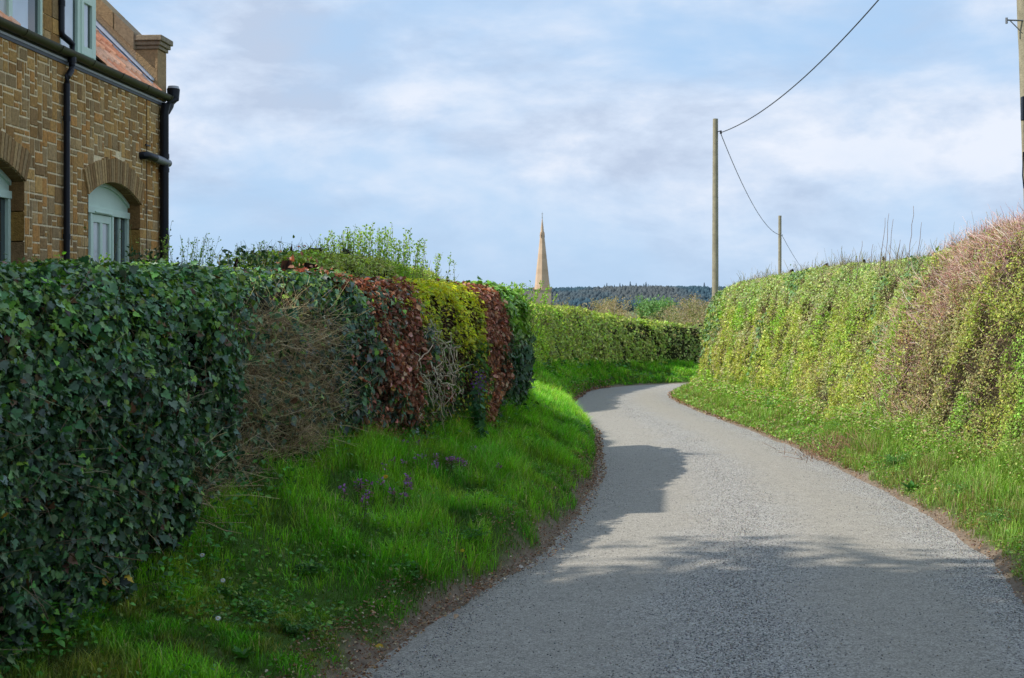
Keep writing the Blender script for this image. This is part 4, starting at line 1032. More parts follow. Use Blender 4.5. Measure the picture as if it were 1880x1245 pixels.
# dormer structure (upstand): cheeks, head and little roofs
M_sage = flat_mat('sage_paint', (.58, .74, .62), .45, .4, .06, 5.)
M_black = flat_mat('black_plastic', (.007, .009, .016), .4, .3, .15, 20.)
M_gut = flat_mat('olive_gutter', (.045, .045, .022), .5, .4, .4, 9.)
def glass(name, col, rough=.06):
    m, nt = newmat(name); p = N(nt, 'ShaderNodeBsdfPrincipled', Roughness=rough); p.inputs['Specular IOR Level'].default_value = .9
    geo = N(nt, 'ShaderNodeNewGeometry'); nz = N(nt, 'ShaderNodeTexNoise', Scale=3.0, Detail=2.0); nt.links.new(geo.outputs['Position'], nz.inputs['Vector'])
    mr = N(nt, 'ShaderNodeMapRange'); nt.links.new(nz.outputs[0], mr.inputs[0]); mr.inputs[3].default_value = .75; mr.inputs[4].default_value = 1.25
    mu = N(nt, 'ShaderNodeVectorMath', operation='MULTIPLY'); mu.inputs[0].default_value = col; nt.links.new(mr.outputs[0], mu.inputs[1]); nt.links.new(mu.outputs[0], p.inputs['Base Color'])
    out = N(nt, 'ShaderNodeOutputMaterial'); nt.links.new(p.outputs[0], out.inputs[0]); return m
M_pale = glass('pale_glass', (.52, .6, .7), .12)  # opaque pale base colour stands in for sky reflection and curtains
M_dark = glass('dark_glass', (.035, .05, .055), .05)
M_mid = glass('curtained_glass', (.42, .45, .44), .15)
for (a, b) in ((13.0, 15.16), (15.58, 16.70)):
    d = MB(); d.box((-1.5, u_(b)-.06, 4.4), (-.06, u_(b), 5.85)); d.box((-1.5, u_(a), 4.4), (-.06, u_(a)+.06, 5.85)); d.box((-2.0, u_(a)-.08, 5.86), (.12, u_(b)+.08, 5.95))
    hb(d, 'dormer', flat_mat('dormer_lead', (.2, .22, .24), .6))
def window(a, b, z0, z1, panes, name='window', v=-.05, depth=.07, fw=.05):
    """panes: list of (u0,u1,z0,z1,material). frame = bars around, panes set back"""
    root = MB(); root.box((v-depth, a, z0), (v, a+fw, z1)); root.box((v-depth, b-fw, z0), (v, b, z1)); root.box((v-depth, a+fw, z0), (v-.001, b-fw, z0+fw)); root.box((v-depth, a+fw, z1-fw), (v-.001, b-fw, z1))
    return root
# dormer 1 window (left, cut by the frame)
w = window(u_(13.08), u_(15.15), 4.47, 5.84, [], v=-.02)
w.box((-.09, u_(14.33), 4.52), (-.022, u_(14.42), 5.79)); w.box((-.03, u_(13.05), 4.44), (.03, u_(15.17), 4.468))
wo = hb(w, 'window', M_sage, bevel=.004)
def pane(par, a, b, z0, z1, v, mat):
    p = MB(); p.box((v-.01, a, z0), (v, b, z1)); return hb(p, 'pane', mat, parent=par)
def pane_in(par, *a): 
    o = pane(par, *a); return o
pane(wo, u_(13.13), u_(14.33), 4.52, 5.79, -.05, M_mid); pane(wo, u_(14.42), u_(14.85), 4.52, 5.79, -.05, M_pale); pane(wo, u_(14.85), u_(15.10), 4.52, 5.79, -.052, M_dark)
# dormer 2 window: big pane and narrow casement
w = window(u_(15.60), u_(16.68), 4.47, 5.84, [], v=-.02)
w.box((-.09, u_(16.13), 4.52), (-.022, u_(16.22), 5.79)); w.box((-.05, u_(16.22), 4.52), (-.012, u_(16.30), 5.6)); w.box((-.05, u_(16.54), 4.52), (-.012, u_(16.62), 5.6)); w.box((-.05, u_(16.30), 4.52), (-.013, u_(16.54), 4.62)); w.box((-.05, u_(16.30), 5.12), (-.013, u_(16.54), 5.22))
w.box((-.03, u_(15.58), 4.44), (.03, u_(16.70), 4.468))
wo = hb(w, 'window', M_sage, bevel=.004)
pane(wo, u_(15.65), u_(16.07), 4.52, 5.79, -.055, M_pale); pane(wo, u_(16.07), u_(16.13), 4.52, 5.79, -.057, M_dark); pane(wo, u_(16.30), u_(16.47), 4.62, 5.6, -.04, M_pale); pane(wo, u_(16.47), u_(16.54), 4.62, 5.6, -.042, M_dark)
# arched ground-floor openings
def arched(o, kind):
    a, b, zs, r, sill = o; v = -.13; m = MB(); fw = .055
    hz = zs-.16
    # tympanum board following the arch
    k = 16; uu = np.linspace(a, b, k+1); top = [(x, float(arch_z(o, x))-.0) for x in uu]
    m.prism([(a, hz+.05), (b, hz+.05)]+top[::-1], 0, v-.06, v-.02)
    m.prism([(x, z-.05) for x, z in top]+[(x, z) for x, z in top[::-1]], 0, v-.06, v+.005)
    m.box((v-.06, a, hz-.03), (v+.012, b, hz+.05)); m.box((v-.06, a, sill), (v, a+fw, hz-.03)); m.box((v-.06, b-fw, sill), (v, b, hz-.03))
    W = b-a
    if kind == 'door':
        d0, d1 = a+.27*W+.02, a+.66*W
        m.box((v-.06, d0-.05, sill), (v+.001, d0, hz-.03)); m.box((v-.06, d1, sill), (v+.001, d1+.05, hz-.03))
        m.box((v-.055, d1+.05, 1.55), (v-.005, b-fw, 1.59)); m.box((v-.055, a+fw, 1.55), (v-.005, d0-.05, 1.59)); m.box((v-.05, (d1+b)/2-.01, sill), (v-.012, (d1+b)/2+.02, hz-.03))
        m.box((v-.0, d0+.05, hz-.02), (v+.03, d1-.05, hz+.0))
        wo = hb(m, 'window', M_sage, bevel=.004)
        dr = MB(); 
        dr.box((v-.05, d0+.004, sill), (v-.012, d0+.07, hz-.035)); dr.box((v-.05, d1-.07, sill), (v-.012, d1-.004, hz-.035)); dr.box((v-.05, d0+.07, hz-.13), (v-.013, d1-.07, hz-.036)); dr.box((v-.05, d0+.07, sill), (v-.013, d1-.07, 1.72))
        c = (d0+d1)/2; dr.box((v-.05, c-.04, 1.72), (v-.013, c+.04, hz-.13)); dr.box((v-.03, d0+.11, .6), (v-.006, c-.03, 1.62)); dr.box((v-.03, c+.03, .6), (v-.006, d1-.11, 1.62))
        do = hb(dr, 'door', M_sage, bevel=.004)
        for (p, q) in ((d0+.07, c-.04), (c+.04, d1-.07)): pane(do, p, q, 1.72, hz-.13, v-.035, M_mid)
        pane(wo, a+fw, d0-.05, sill, hz-.03, v-.04, M_mid); pane(wo, d1+.05, b-fw, sill, hz-.03, v-.04, M_dark)
        return
    m.box((v-.055, a+fw, 1.95), (v-.005, b-fw, 1.99)); c = (a+b)/2; m.box((v-.055, c-.03, sill), (v+.001, c+.03, hz-.03))
    wo = hb(m, 'window', M_sage, bevel=.004)
    pane(wo, a+fw, c-.03, sill, hz-.03, v-.04, M_dark); pane(wo, c+.03, b-fw, sill, hz-.03, v-.04, M_dark)
arched(openings[0], 'door'); arched(openings[1], 'win')
# gutter, fascia
gt = MB(); k = 12; pr = [(.075+.062*math.cos(t), 4.445+.07*math.sin(t)) for t in np.linspace(math.pi, 2*math.pi, k)]+[(.075+.054*math.cos(t), 4.445+.062*math.sin(t)) for t in np.linspace(2*math.pi, math.pi, k)]
gt.prism(pr, 1, U0, U1+.05)
for uu in np.arange(U0+.4, U1, .92):
    pr2 = [(.075+.068*math.cos(t), 4.445+.076*math.sin(t)) for t in np.linspace(math.pi, 2*math.pi, k)]+[(.075+.0625*math.cos(t), 4.445+.0705*math.sin(t)) for t in np.linspace(2*math.pi, math.pi, k)]
    gt.prism(pr2, 1, uu, uu+.05)
hb(gt, 'gutter', M_gut, smooth=True)
fa = MB(); fa.box((.0, U0, 4.365), (.012, U1+.0, 4.43)); fa.box((.001, U0, 4.30), (.02, U1, 4.363)); hb(fa, 'fascia', flat_mat('grey_fascia', (.10, .11, .13), .6))
fb = MB(); fb.box((.021, U0, 4.335), (.028, U1, 4.36)); hb(fb, 'fascia_trim', flat_mat('pale_trim', (.45, .47, .5), .5))
# pipes
def pipe(name, pts, r, clips=(), mat=M_black, k=14):
    m = MB(); m.tube(pts, r, k=k)
    for (v, u, z, cr) in clips: m.tube([(v, u, z-.03), (v, u, z+.03)], cr, k=k)
    return hb(m, name, mat, smooth=True)
ux = u_(15.62)
dp = pipe('downpipe', [(.075, ux+.10, 4.40), (.075, ux+.10, 4.30), (.07, ux+.09, 4.24), (.06, ux+.01, 4.16), (.055, ux, 4.08), (.055, ux, -.2)], .036, [(.055, ux, 3.7, .042), (.055, ux, 2.4, .042), (.055, ux, 1.1, .042), (.075, ux+.10, 4.36, .045)])
dp2 = pipe('downpipe', [(.02, ux-.06, 6.0), (.02, ux-.06, 4.66), (.025, ux-.05, 4.60), (.06, ux+.04, 4.56), (.075, ux+.10, 4.53), (.075, ux+.11, 4.44)], .036, [(.02, ux-.06, 4.95, .042)])
uc = U1-.2
sp_ = pipe('soil_pipe', [(.10, uc, 4.32), (.075, uc, 4.2), (.075, uc, -.2)], .058, [(.075, uc, 3.62, .066), (.075, uc, 2.55, .066), (.075, uc, 1.9, .066), (.075, uc, 3.44, .066)])
ov = pipe('waste_pipe', [(.0, u_(18.12), 3.55), (.05, u_(18.12), 3.555), (.085, u_(18.16), 3.56), (.085, u_(18.45), 3.555), (.085, u_(19.0), 3.54)], .05)
gy = MB(); gy.tube([(.085, u_(18.45), 3.555), (.085, u_(18.98), 3.54)], .053, k=14); hb(gy, 'pipe_sleeve', flat_mat('grey_plastic', (.16, .17, .19), .4), smooth=True)
hp = MB(); hp.tube([(.07, U1-.10, 4.22), (.085, U1-.02, 4.32), (.11, U1+.06, 4.42), (.11, U1+.07, 4.55)], .05, rr=[.05, .06, .08, .088], k=14); hb(hp, 'hopper', M_black, smooth=True)
hp = MB(); hp.tube([(.11, U1+.07, 4.551), (.11, U1+.07, 4.59)], .075, rr=[.084, .07], k=14); hb(hp, 'hopper_cap', flat_mat('grey_cap', (.4, .42, .45), .4), smooth=True)
cb = MB(); cb.tube([(.024, u_(18.32), 4.3), (.024, u_(18.32), 1.0)], .005, k=5); cb.box((.02, u_(18.26), 3.70), (.04, u_(18.42), 3.715)); hb(cb, 'wall_cable', M_black)

# ------------------------------------------------------------------ church with spire (village beyond the bend)
CY = 600.; sc_ = CY/FPX
M_chs = vcol_mat('church_stone', .9, .1, .35, .14)
cxw = (995.5-CX)*sc_; ztop = EYE+(HY-400)*sc_; zb = EYE+(HY-524)*sc_
ch = empty('church', (cxw, CY, -4.2), 'distant church with a tall pale stone spire rising beyond the hedge corner', 'church')
sp = MB(); rb = 3.15; k = 8; rot = math.radians(22.5)+math.radians(18)
zb2 = zb-2.; tiers = 14; rings = []
for i in range(tiers+1):
    f = i/tiers; r = (rb*1.07)*(1-f)+.10*f; z_ = zb2+(ztop-zb2)*f
    rings.append([(cxw+r*math.cos(rot+q*math.pi/4), CY+r*math.sin(rot+q*math.pi/4), z_) for q in range(k)])
for i in range(tiers):
    sp.add(rings[i]+rings[i+1], [(q, (q+1) % k, (q+1) % k+k, q+k) for q in range(k)], (.56, .41, .29) if i % 3 else (.52, .375, .26))
sp.add(rings[0], [tuple(range(k))[::-1]], (.5, .38, .27))
spo = sp.build('spire', M_chs, ch, world=True)
fn = MB(); fn.tube([(cxw, CY, ztop-.2), (cxw, CY, ztop+.9), (cxw, CY, ztop+2.4)], .1, (.3, .28, .25), 6, [.22, .12, .06]); fn.box((cxw-.45, CY-.05, ztop+1.6), (cxw+.45, CY+.05, ztop+1.75), (.3, .28, .25)); fn.build('weather_vane', M_chs, ch, world=True)
lu = MB()
for q in range(0, 8, 2):
    zl = EYE+(HY-436)*sc_; f = (zl-zb2)/(ztop-zb2); r = (rb*1.07)*(1-f)*.95; a = rot+math.pi/8+q*math.pi/4
    c_, s_ = math.cos(a), math.sin(a); o = np.array([cxw+r*c_, CY+r*s_, zl])
    d_ = np.array([c_, s_, 0]); t_ = np.array([-s_, c_, 0]); w_ = .42
    w_ = .24; d_ = d_*.45; V = [o-t_*w_-d_*.4+(0, 0, -.2), o+t_*w_-d_*.4+(0, 0, -.2), o+t_*w_+d_*.45+(0, 0, -.2), o-t_*w_+d_*.45+(0, 0, -.2), o-t_*w_-d_*.4+(0, 0, 1.2), o+t_*w_-d_*.4+(0, 0, 1.2), o+t_*w_+d_*.4+(0, 0, 1.2), o-t_*w_+d_*.4+(0, 0, 1.2), o-d_*.6+(0, 0, 2.2), o+d_*.4+(0, 0, 2.2)]
    lu.add(V, [(0, 1, 2, 3), (0, 3, 7, 4), (1, 5, 6, 2), (3, 2, 6, 9, 7), (4, 7, 9, 8), (5, 8, 9, 6), (0, 4, 8, 5, 1)], (.4, .29, .2))
    V = [o-t_*.14+d_*.47+(0, 0, -.05), o+t_*.14+d_*.47+(0, 0, -.05), o+t_*.14+d_*.47+(0, 0, .95), o+d_*.47+(0, 0, 1.35), o-t_*.14+d_*.47+(0, 0, .95)]
    lu.add(V, [(0, 1, 2, 3, 4)], (.09, .07, .06))
lu.build('lucarnes', M_chs, ch, world=True)
tw = MB(); a = 3.7; tw.box((cxw-a, CY-a, -4.5), (cxw+a, CY+a, zb2-.2), (.42, .34, .25)); tw.box((cxw-a-.2, CY-a-.2, zb2-.19), (cxw+a+.2, CY+a+.2, zb2+.3), (.4, .32, .24))
for sx in (-1, 1):
    for sy in (-1, 1): tw.box((cxw+sx*a-.35, CY+sy*a-.35, zb2+.31), (cxw+sx*a+.35, CY+sy*a+.35, zb2+1.2), (.42, .33, .25))
tw.build('tower', M_chs, ch, world=True)
nv = MB(); nv.box((cxw-a-22, CY-4.5, -4.5), (cxw-a-.01, CY+4.5, 3.2), (.4, .33, .25)); nv.prism([(CY-5, 3.21), (CY+5, 3.21), (CY, 7.6)], 0, cxw-a-22, cxw-a-.01, (.14, .13, .14)); nv.build('nave', M_chs, ch, world=True)

# ------------------------------------------------------------------ utility poles and wires
M_pole = vcol_mat('weathered_pole', .85, .2, 6., .3, .4, 30.)
def pole(x, y, zb, zt, r0, r1, label, seed, ln=None):
    e = empty('utility_pole', (x, y, zb), label, 'utility pole', 'wooden utility poles')
    m = MB(); k = 16; nz = 24; rr_ = np.random.default_rng(seed); V = []; F = []
    lean = rr_.normal(0, .004, 2) if ln is None else np.array(ln)
    for i in range(nz+1):
        f = i/nz; r = r0*(1-f)+r1*f
        for q in range(k):
            a = q*2*math.pi/k; w = 1+rr_.normal(0, .012); V.append((x+lean[0]*f*(zt-zb)+r*w*math.cos(a), y+lean[1]*f*(zt-zb)+r*w*math.sin(a), zb+(zt-zb)*f))
    for i in range(nz):
        for q in range(k): F.append((i*k+q, i*k+(q+1) % k, (i+1)*k+(q+1) % k, (i+1)*k+q))
    F.append(tuple(nz*k+q for q in range(k)))
    m.add(V, F, (.30, .27, .19)); o = m.build('shaft', M_pole, e, world=True, smooth=True)
    return e
p1 = at(1313, 218, 52.); P1 = pole(p1[0], 52., -1.4, p1[2], .135, .095, 'nearer full height wooden pole at the end of the right hedge', 1)
p2 = at(1431.5, 396, 95.); P2 = pole(p2[0], 95., -2.6, p2[2], .125, .105, 'smaller distant wooden pole beyond the right hedge', 2)
X3 = (1884-CX)/FPX*24; P3 = pole(X3+.26, 24., -.3, 10.4, .165, .14, 'big close wooden pole at the right edge of the view with black cable guard', 3, (-.037, 0))
# fittings
fm = MB(); fm.tube([(p1[0]+.09, 51.95, 7.98), (p1[0]+.22, 51.95, 8.02)], .018, k=6); fm.tube([(p1[0]+.2, 51.95, 7.9), (p1[0]+.2, 51.95, 8.0)], .04, k=8); fm.build('wire_hook', M_black, P1, world=True)
fm = MB(); fm.tube([(p2[0]+.08, 94.9, 6.3), (p2[0]+.2, 94.9, 6.33)], .02, k=6); fm.build('wire_hook', M_black, P2, world=True)
b0 = at(1848, 38, 23.9); b1_ = at(1872, 38, 23.9); b2_ = at(1870, 57, 23.9)
M_steel = flat_mat('dull_steel', (.2, .21, .22), .5, .5, .2, 30., metal=.6)
br_ = MB(); br_.tube([b0+(0, 0, .01), b1_+(.06, 0, 0)], .014, k=6); br_.tube([b0+(.06, 0, 0), b2_+(.03, 0, 0)], .009, k=6); br_.tube([b0+(0, 0, -.05), b0+(0, 0, .05)], .02, k=6); br_.build('bracket', M_steel, P3, world=True)
g0 = at(1878, 178, 23.82); g1_ = at(1878, 222, 23.82); g2_ = at(1881, 345, 23.82)
cg = MB(); cg.box((g1_[0]-.04, 23.72, g1_[2]), (g1_[0]+.10, 23.83, g0[2])); cg.build('junction_box', M_black, P3, world=True, bevel=.012)
cg = MB(); cg.tube([(g1_[0]+.04, 23.80, g1_[2]), (g1_[0]+.045, 23.8, (g1_[2]+g2_[2])/2), (g1_[0]+.06, 23.8, g2_[2]+.1), (g1_[0]+.05, 23.8, g2_[2])], .035, k=8); cg.tube([(g1_[0]+.0, 23.80, g2_[2]+.6), (g1_[0]-.01, 23.8, g2_[2]+.2), (g1_[0]+.01, 23.8, g2_[2]), (g1_[0]+.06, 23.8, g2_[2]-.05), (g1_[0]+.08, 23.8, -.1)], .012, k=6); cg.build('cable_guard', M_black, P3, world=True, smooth=True)
M_wire = flat_mat('wire', (.03, .03, .035), .6)
def wire(fn, label, r):
    m = MB(); t = np.linspace(0, 1, 40); m.tube([fn(x) for x in t], r, k=6); tag(m.build('overhead_wire', M_wire, None, smooth=True), label, 'overhead wire')
wire(lambda t: (p1[0]+.2+(X3-p1[0]-.2)*t, 52-28*t, 7.95-1.62*t+3.67*t*t), 'wire sagging from the nearer pole up to the big pole at right', .016)
A0 = np.array([p1[0]+.2, 52, 7.93]); B0 = np.array([p2[0]+.15, 95, 6.31])
wire(lambda t: tuple(A0*(1-t)+B0*t-np.array([0, 0, .9*4*t*(1-t)])), 'thin wire descending from the nearer pole to the distant pole', .015)
C0 = at(1500, 520, 150.)
wire(lambda t: tuple(B0*(1-t)+C0*t-np.array([0, 0, .5*4*t*(1-t)])), 'thin wire leaving the distant pole down behind the right hedge', .016)

# ------------------------------------------------------------------ trees
def tree(name, base, H, R, label, cat='tree', group=None, trunk_f=.3, nleaf=3000, leaf=.12, pal=((.06, .12, .02),), nbr=40, barkc=(.16, .12, .08), crown_c=None, flat=1., seed=0, mat=M_leaf, upright=.6, rad=None, brad=1., clump=.9):
    r0 = np.random.default_rng(seed); base = np.array(base, float)
    e = empty(name, base, label, cat, group)
    zt = H*trunk_f; tr_ = rad or H*.022
    m = 7; u = np.linspace(0, 1, m)
    T = base[None]+np.c_[np.cumsum(r0.normal(0, .012*H, m))*u, np.cumsum(r0.normal(0, .012*H, m))*u, u*H*.8]
    rt = tr_*(1-.85*u)
    P = [T]; RR = [rt]
    cc = base+np.array([0, 0, H-R*flat])
    tips = []
    for b in range(nbr):
        f = r0.uniform(trunk_f*.9, .95)*(m-1)/1.0; i0 = min(int(f), m-2); s0 = T[i0]*(1-(f-i0))+T[i0+1]*(f-i0)
        a = r0.random()*6.283; rr_ = R*r0.uniform(.55, 1.0)*math.sqrt(max(.05, 1-((s0[2]+H*.1-cc[2])/(R*flat*1.15))**2)) if True else R
        d = np.array([math.cos(a), math.sin(a), upright*r0.uniform(.5, 1.6)]); L = rr_
        Q = s0[None]+d[None]*(L*u)[:, None]+np.cumsum(r0.normal(0, .03*L, (m, 3)), 0)*u[:, None]
        P.append(Q); RR.append(tr_*.32*brad*(1-.8*u)); tips.append(Q)
        for _ in range(3):
            j = r0.integers(2, m); d2 = norm(d+r0.normal(0, .7, 3)); Q2 = Q[j][None]+d2[None]*(L*.55*u)[:, None]+np.cumsum(r0.normal(0, .03*L, (m, 3)), 0)*u[:, None]
            P.append(Q2); RR.append(tr_*.14*brad*(1-.8*u)); tips.append(Q2)
    link('trunk', tubes('trunk', np.array(P[:1]), np.array(RR[:1]), np.array([barkc]), 8), M_bark, e)
    link('branches', tubes('branches', np.array(P[1:]), np.array(RR[1:]), vary(np.tile(barkc, (len(P)-1, 1)), .1), 4), M_bark, e)
    if nleaf:
        tips = np.array(tips); k = nleaf; bi = r0.integers(0, len(tips), k); uj = r0.integers(3, m, k)
        Pl = tips[bi, uj]+r0.normal(0, R*.085*clump, (k, 3))
        link('crown', scatter('crown', DIA[0], DIA[1], Pl, frame(norm(r0.normal(size=(k, 3))+np.array([0, 0, .5])), r0.normal(size=(k, 3))), leaf*r0.uniform(.6, 1.4, k), vary(pick(list(pal), k)*(.7+.6*fbm(Pl, 2/R, seed, 2))[:, None], .2)), mat, e)
    return e
# trees beside the lane, behind the left hedge and out of view, whose shade falls over the foreground
TREES = [(-6.9, 3.9, 10.8, 3.5), (-5.6, -1.5, 12.5, 4.0), (-9.1, 4.7, 14.5, 3.8)]
for i, (x, y, H, R) in enumerate(TREES):
    tree('garden_tree', (x, y, .1), H, R, ['leafy garden tree behind the near ivy hedge', 'leafy garden tree behind the camera beside the lane', 'tallest leafy garden tree beside the house end', 'leafy garden tree hidden at the back of the stone house'][i], group='garden trees', nleaf=42000, leaf=.25, pal=((.07, .14, .02), (.1, .18, .03)), nbr=60, seed=70+i, flat=1.1, clump=1.35)
# scrubby mid-distance trees beyond the far hedge
mid = [  # px, top y, Y, width px, kind
 (1092, 560, 150, 26, 0), (1110, 548, 260, 40, 1), (1125, 552, 240, 46, 1), (1140, 574, 170, 50, 1), (1160, 582, 150, 50, 1), (1195, 553, 420, 34, 2), (1212, 557, 400, 34, 2), (1180, 586, 160, 44, 1), (1215, 584, 140, 48, 0), (1240, 570, 190, 50, 1), (1258, 556, 200, 50, 1), (1275, 548, 210, 46, 1), (1292, 552, 190, 46, 0), (1305, 560, 180, 46, 1), (1225, 592, 120, 50, 1), (1262, 588, 120, 56, 0), (1290, 584, 118, 50, 1), (1040, 566, 150, 40, 1), (1060, 560, 190, 40, 1), (1340, 566, 180, 50, 1), (1380, 570, 180, 50, 0)]
kinds = [('bushy_tree', 'olive green scrubby tree beyond the far hedge', ((.22, .24, .08), (.28, .27, .11)), 4500),
         ('bare_tree', 'pale tan nearly leafless tree beyond the far hedge', ((.36, .29, .16), (.42, .34, .2)), 2600),
         ('field_tree', 'rounded fresh green tree below the wooded hill', ((.17, .32, .11), (.2, .35, .12)), 4000)]
for i, (px, py, Y, w, kd) in enumerate(mid):
    x = (px-CX)/FPX*Y; zb_ = float(zland(x, Y)); zt = EYE+(HY-py)/FPX*Y; R = w/FPX*Y*.7; H = zt-zb_+(3/FPX*Y if kd == 1 else -3/FPX*Y)
    nm, lb, pal, nl = kinds[kd]
    tree(nm, (x, Y, zb_), H, min(R, H*.75), lb, group={0: 'scrubby trees beyond the far hedge', 1: 'leafless trees beyond the far hedge', 2: 'green trees below the wooded hill'}[kd], nleaf=nl, leaf=.0011*Y if kd < 2 else .0014*Y, pal=pal, nbr=46 if kd < 2 else 40, seed=100+i, flat=.9 if kd < 2 else .8, barkc=(.36, .30, .22), rad=.0006*Y, brad=1.3, trunk_f=.15 if kd < 2 else .25, clump=1.3 if kd != 2 else 2.)

# ------------------------------------------------------------------ wooded hill on the skyline
HYD = 1800.
hx = np.linspace(-1400, 2600, 160); hy = np.linspace(1500, 2500, 40)
XX, YY = np.meshgrid(hx, hy, indexing='ij')
def hill_z(X, Y):
    prof = 19+2.6*np.sin((X-60)/75.)+4*(fbm(np.stack([X, X*0, X*0], -1), .004, 401, 3)-.5)
    return -5+(prof-0)*sstep(1480, 1800, Y)
G = np.stack([XX, YY, hill_z(XX, YY)], -1)
M_hill = flat_mat('hazy_hill', (.06, .08, .085), .95, 0, .3, .02)  # aerial haze is put into the bluish base colour
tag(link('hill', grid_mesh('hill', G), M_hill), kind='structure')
# forest mass: many small crowns in one object
def ico(sub=1):
    import bmesh
    bm = bmesh.new(); bmesh.ops.create_icosphere(bm, subdivisions=sub, radius=1); V = np.array([v.co[:] for v in bm.verts]); F = np.array([[v.index for v in f.verts] for f in bm.faces]); bm.free(); return V, F
IV, IF = ico(2)
rq = np.random.default_rng(9); IV2 = IV*(1+rq.normal(0, .12, (len(IV), 1)))
n = 11000
X = rq.uniform(-150, 520, n); Y = 1500+320*rq.random(n)**.8; Zg = hill_z(X, Y); hh = rq.uniform(5, 9.5, n)
P = np.c_[X, Y, Zg+hh*.45]; S = np.c_[hh*.36, hh*.36, hh*.62]
nn = fbm(P*np.array([1, .6, 0]), .012, 410, 3)
C = mixc((.05, .09, .115), (.085, .10, .105), sstep(.42, .6, nn)); C = mixc(C, (.05, .11, .075), sstep(.6, .68, fbm(P*np.array([1, .5, 0]), .009, 415, 2)))  # blue grey crown colours include the haze of distance
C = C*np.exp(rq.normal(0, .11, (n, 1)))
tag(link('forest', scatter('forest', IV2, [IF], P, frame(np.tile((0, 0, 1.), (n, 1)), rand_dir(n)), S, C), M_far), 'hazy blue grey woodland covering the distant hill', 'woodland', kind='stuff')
# conifers breaking the skyline
def conifer_mesh(seed):
    r0 = np.random.default_rng(seed); V = [(0, 0, -.2)]; V = []; F = []; c = 0
    for ti in range(8):
        z0 = .12+ti*.11; r = .17*(1-ti/8.5); k = 9
        ring = [(r*r0.uniform(.6, 1.2)*math.cos(q*2*math.pi/k), r*r0.uniform(.6, 1.2)*math.sin(q*2*math.pi/k), z0+r0.normal(0, .012)) for q in range(k)]
        V += ring+[(0, 0, z0+.17)]; F += [(c+q, c+(q+1) % k, c+k) for q in range(k)]; c += k+1
    return np.array(V), np.array(F)
cm = []
for i in range(3):
    V, F = conifer_mesh(i); tr_ = tubes('trunk', np.array([[(0, 0, -.1), (0, 0, .4), (0, 0, .95)]]), np.array([[.02, .015, .005]]), np.array([[.05, .05, .06]]))
    tr_.materials.append(M_far); m_ = mesh_flat('crown', V, None, [F], np.tile((.045, .07, .095), (len(V), 1))); m_.materials.append(M_far); cm.append((tr_, m_))  # conifer colours shifted to blue in place of real distance haze
cpx = [(1040, 529, 12), (1049, 526, 12), (1063, 527, 14), (1082, 525, 12), (1110, 523, 20), (1114, 520, 18), (1120, 524, 14), (1128, 523, 16), (1138, 520, 24), (1143, 522, 20), (1149, 524, 18), (1157, 517, 28), (1162, 524, 18), (1168, 520, 24), (1173, 525, 14), (1182, 521, 26), (1186, 518, 26), (1190, 522, 24), (1198, 524, 18), (1204, 523, 18), (1211, 524, 18), (1218, 526, 16), (1232, 527, 12), (1246, 528, 10), (1283, 524, 14), (1293, 519, 22), (1298, 527, 14), (1153, 524, 18), (1134, 526, 16), (1176, 524, 18), (1194, 526, 16)]
for i, (px, py, hp_) in enumerate(cpx):
    Yc = 1790.+(i*37 % 30); x = (px-CX)/FPX*Yc; zt = EYE+(HY-py)/FPX*Yc; zb_ = float(hill_z(np.array([x]), np.array([Yc]))[0]); hgt = max(zt-zb_, 10)
    e = empty('conifer', (x, Yc, zt-hgt), 'dark conifer standing up from the skyline of the far wooded hill', 'tree', 'conifers on the far skyline')
    e.scale = (hgt*1.7, hgt*1.7, hgt)
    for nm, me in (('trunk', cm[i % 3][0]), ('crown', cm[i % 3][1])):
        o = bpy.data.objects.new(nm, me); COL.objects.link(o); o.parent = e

# ------------------------------------------------------------------ sky, sun, camera
EL = math.radians(43.5); AZv = norm(np.array([-.98, -.21]))
world = bpy.data.worlds.new('World'); scn.world = world; world.use_nodes = True; nt = world.node_tree; nt.nodes.clear(); L = nt.links
sky = N(nt, 'ShaderNodeTexSky', sky_type='NISHITA', sun_disc=False, sun_elevation=EL, sun_rotation=math.atan2(AZv[0], AZv[1]), air_density=1.0, dust_density=.8, ozone_density=1.2)
tc = N(nt, 'ShaderNodeTexCoord')
mp = N(nt, 'ShaderNodeMapping'); mp.inputs['Scale'].default_value = (1, 1, 2.3); mp.inputs['Rotation'].default_value = (0, math.radians(5), 0); mp.inputs['Location'].default_value = (.3, .2, .1); L.new(tc.outputs['Generated'], mp.inputs[0])
n1 = N(nt, 'ShaderNodeTexNoise', Scale=3.2, Detail=7.0, Roughness=.52, Distortion=.25); L.new(mp.outputs[0], n1.inputs['Vector'])
n2 = N(nt, 'ShaderNodeTexNoise', Scale=8.5, Detail=9.0, Roughness=.58, Distortion=.15); L.new(mp.outputs[0], n2.inputs['Vector'])
cov = N(nt, 'ShaderNodeMapRange', interpolation_type='SMOOTHSTEP'); L.new(n1.outputs[0], cov.inputs[0]); cov.inputs[1].default_value = .36; cov.inputs[2].default_value = .60
shd = N(nt, 'ShaderNodeValToRGB'); L.new(n2.outputs[0], shd.inputs[0])
SK = 10.
e_ = shd.color_ramp.elements; e_[0].position = .39; e_[0].color = (.49, .585, .75, 1); e_[1].position = .61; e_[1].color = (.77, .825, .93, 1); k_ = e_.new(.5); k_.color = (.61, .71, .87, 1)
sx = N(nt, 'ShaderNodeSeparateXYZ'); L.new(tc.outputs['Generated'], sx.inputs[0])
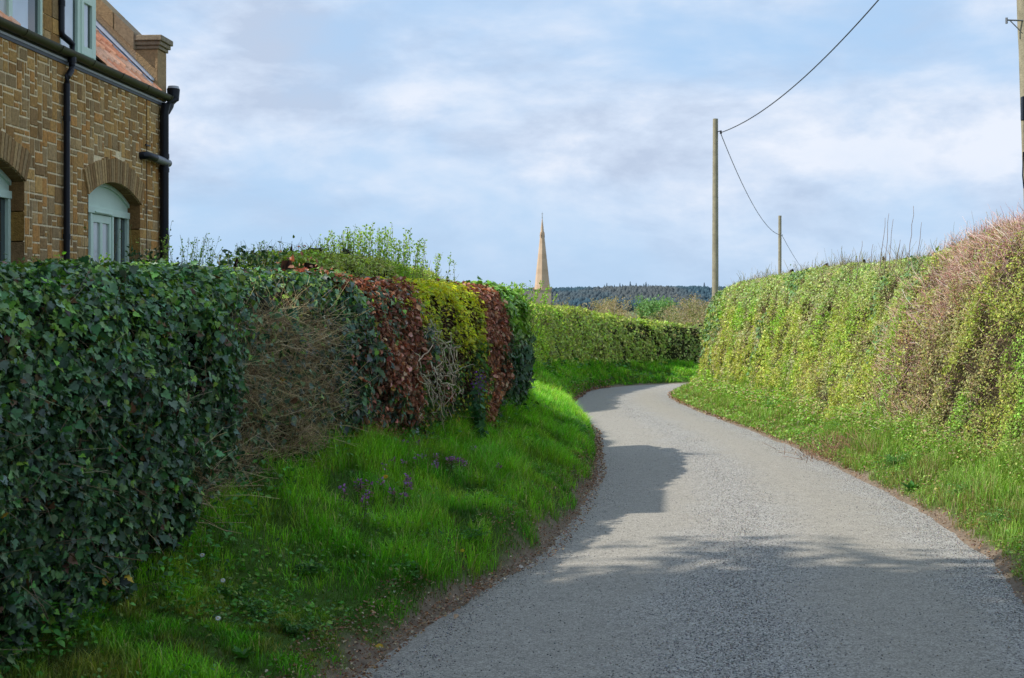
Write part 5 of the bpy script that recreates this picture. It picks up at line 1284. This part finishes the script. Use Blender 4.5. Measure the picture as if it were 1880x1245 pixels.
hz = N(nt, 'ShaderNodeMapRange', interpolation_type='SMOOTHSTEP'); L.new(sx.outputs[2], hz.inputs[0]); hz.inputs[1].default_value = .0; hz.inputs[2].default_value = .10; hz.inputs[3].default_value = .35; hz.inputs[4].default_value = 1.0
cv2 = N(nt, 'ShaderNodeMath', operation='MULTIPLY'); L.new(cov.outputs[0], cv2.inputs[0]); L.new(hz.outputs[0], cv2.inputs[1])
scl = N(nt, 'ShaderNodeVectorMath', operation='SCALE'); L.new(shd.outputs[0], scl.inputs[0]); scl.inputs['Scale'].default_value = SK
base_ = N(nt, 'ShaderNodeMixRGB'); base_.inputs[0].default_value = .85; L.new(sky.outputs[0], base_.inputs[1]); base_.inputs[2].default_value = (.43*SK, .64*SK, .92*SK, 1)
mx = N(nt, 'ShaderNodeMixRGB'); L.new(cv2.outputs[0], mx.inputs[0]); L.new(base_.outputs[0], mx.inputs[1]); L.new(scl.outputs[0], mx.inputs[2])
bg = N(nt, 'ShaderNodeBackground', Strength=.108); L.new(mx.outputs[0], bg.inputs[0]); out = N(nt, 'ShaderNodeOutputWorld'); L.new(bg.outputs[0], out.inputs[0])

sun = bpy.data.lights.new('sun', 'SUN'); sun.energy = 4.9; sun.angle = math.radians(.6); sun.color = (1, .94, .84)
so = bpy.data.objects.new('sun', sun); COL.objects.link(so)
sd = Vector((AZv[0]*math.cos(EL), AZv[1]*math.cos(EL), math.sin(EL))); so.rotation_euler = sd.to_track_quat('Z', 'Y').to_euler()

cam = bpy.data.cameras.new('camera'); cam.lens = 36*FPX/1880; cam.sensor_width = 36; cam.sensor_fit = 'HORIZONTAL'
cam.shift_y = -(1245/2-HY)/1880; cam.clip_end = 20000; cam.clip_start = .05
cam.dof.use_dof = True; cam.dof.focus_distance = 13; cam.dof.aperture_fstop = 9
co = bpy.data.objects.new('camera', cam); COL.objects.link(co); co.location = (0, 0, EYE); co.rotation_euler = (math.radians(90), 0, 0)
scn.camera = co
scn.render.engine = 'CYCLES'
scn.cycles.max_bounces = 6; scn.cycles.transparent_max_bounces = 4; scn.cycles.use_denoising = True
scn.view_settings.view_transform = 'Standard'; scn.view_settings.look = 'None'; scn.view_settings.exposure = 0; scn.view_settings.gamma = 1
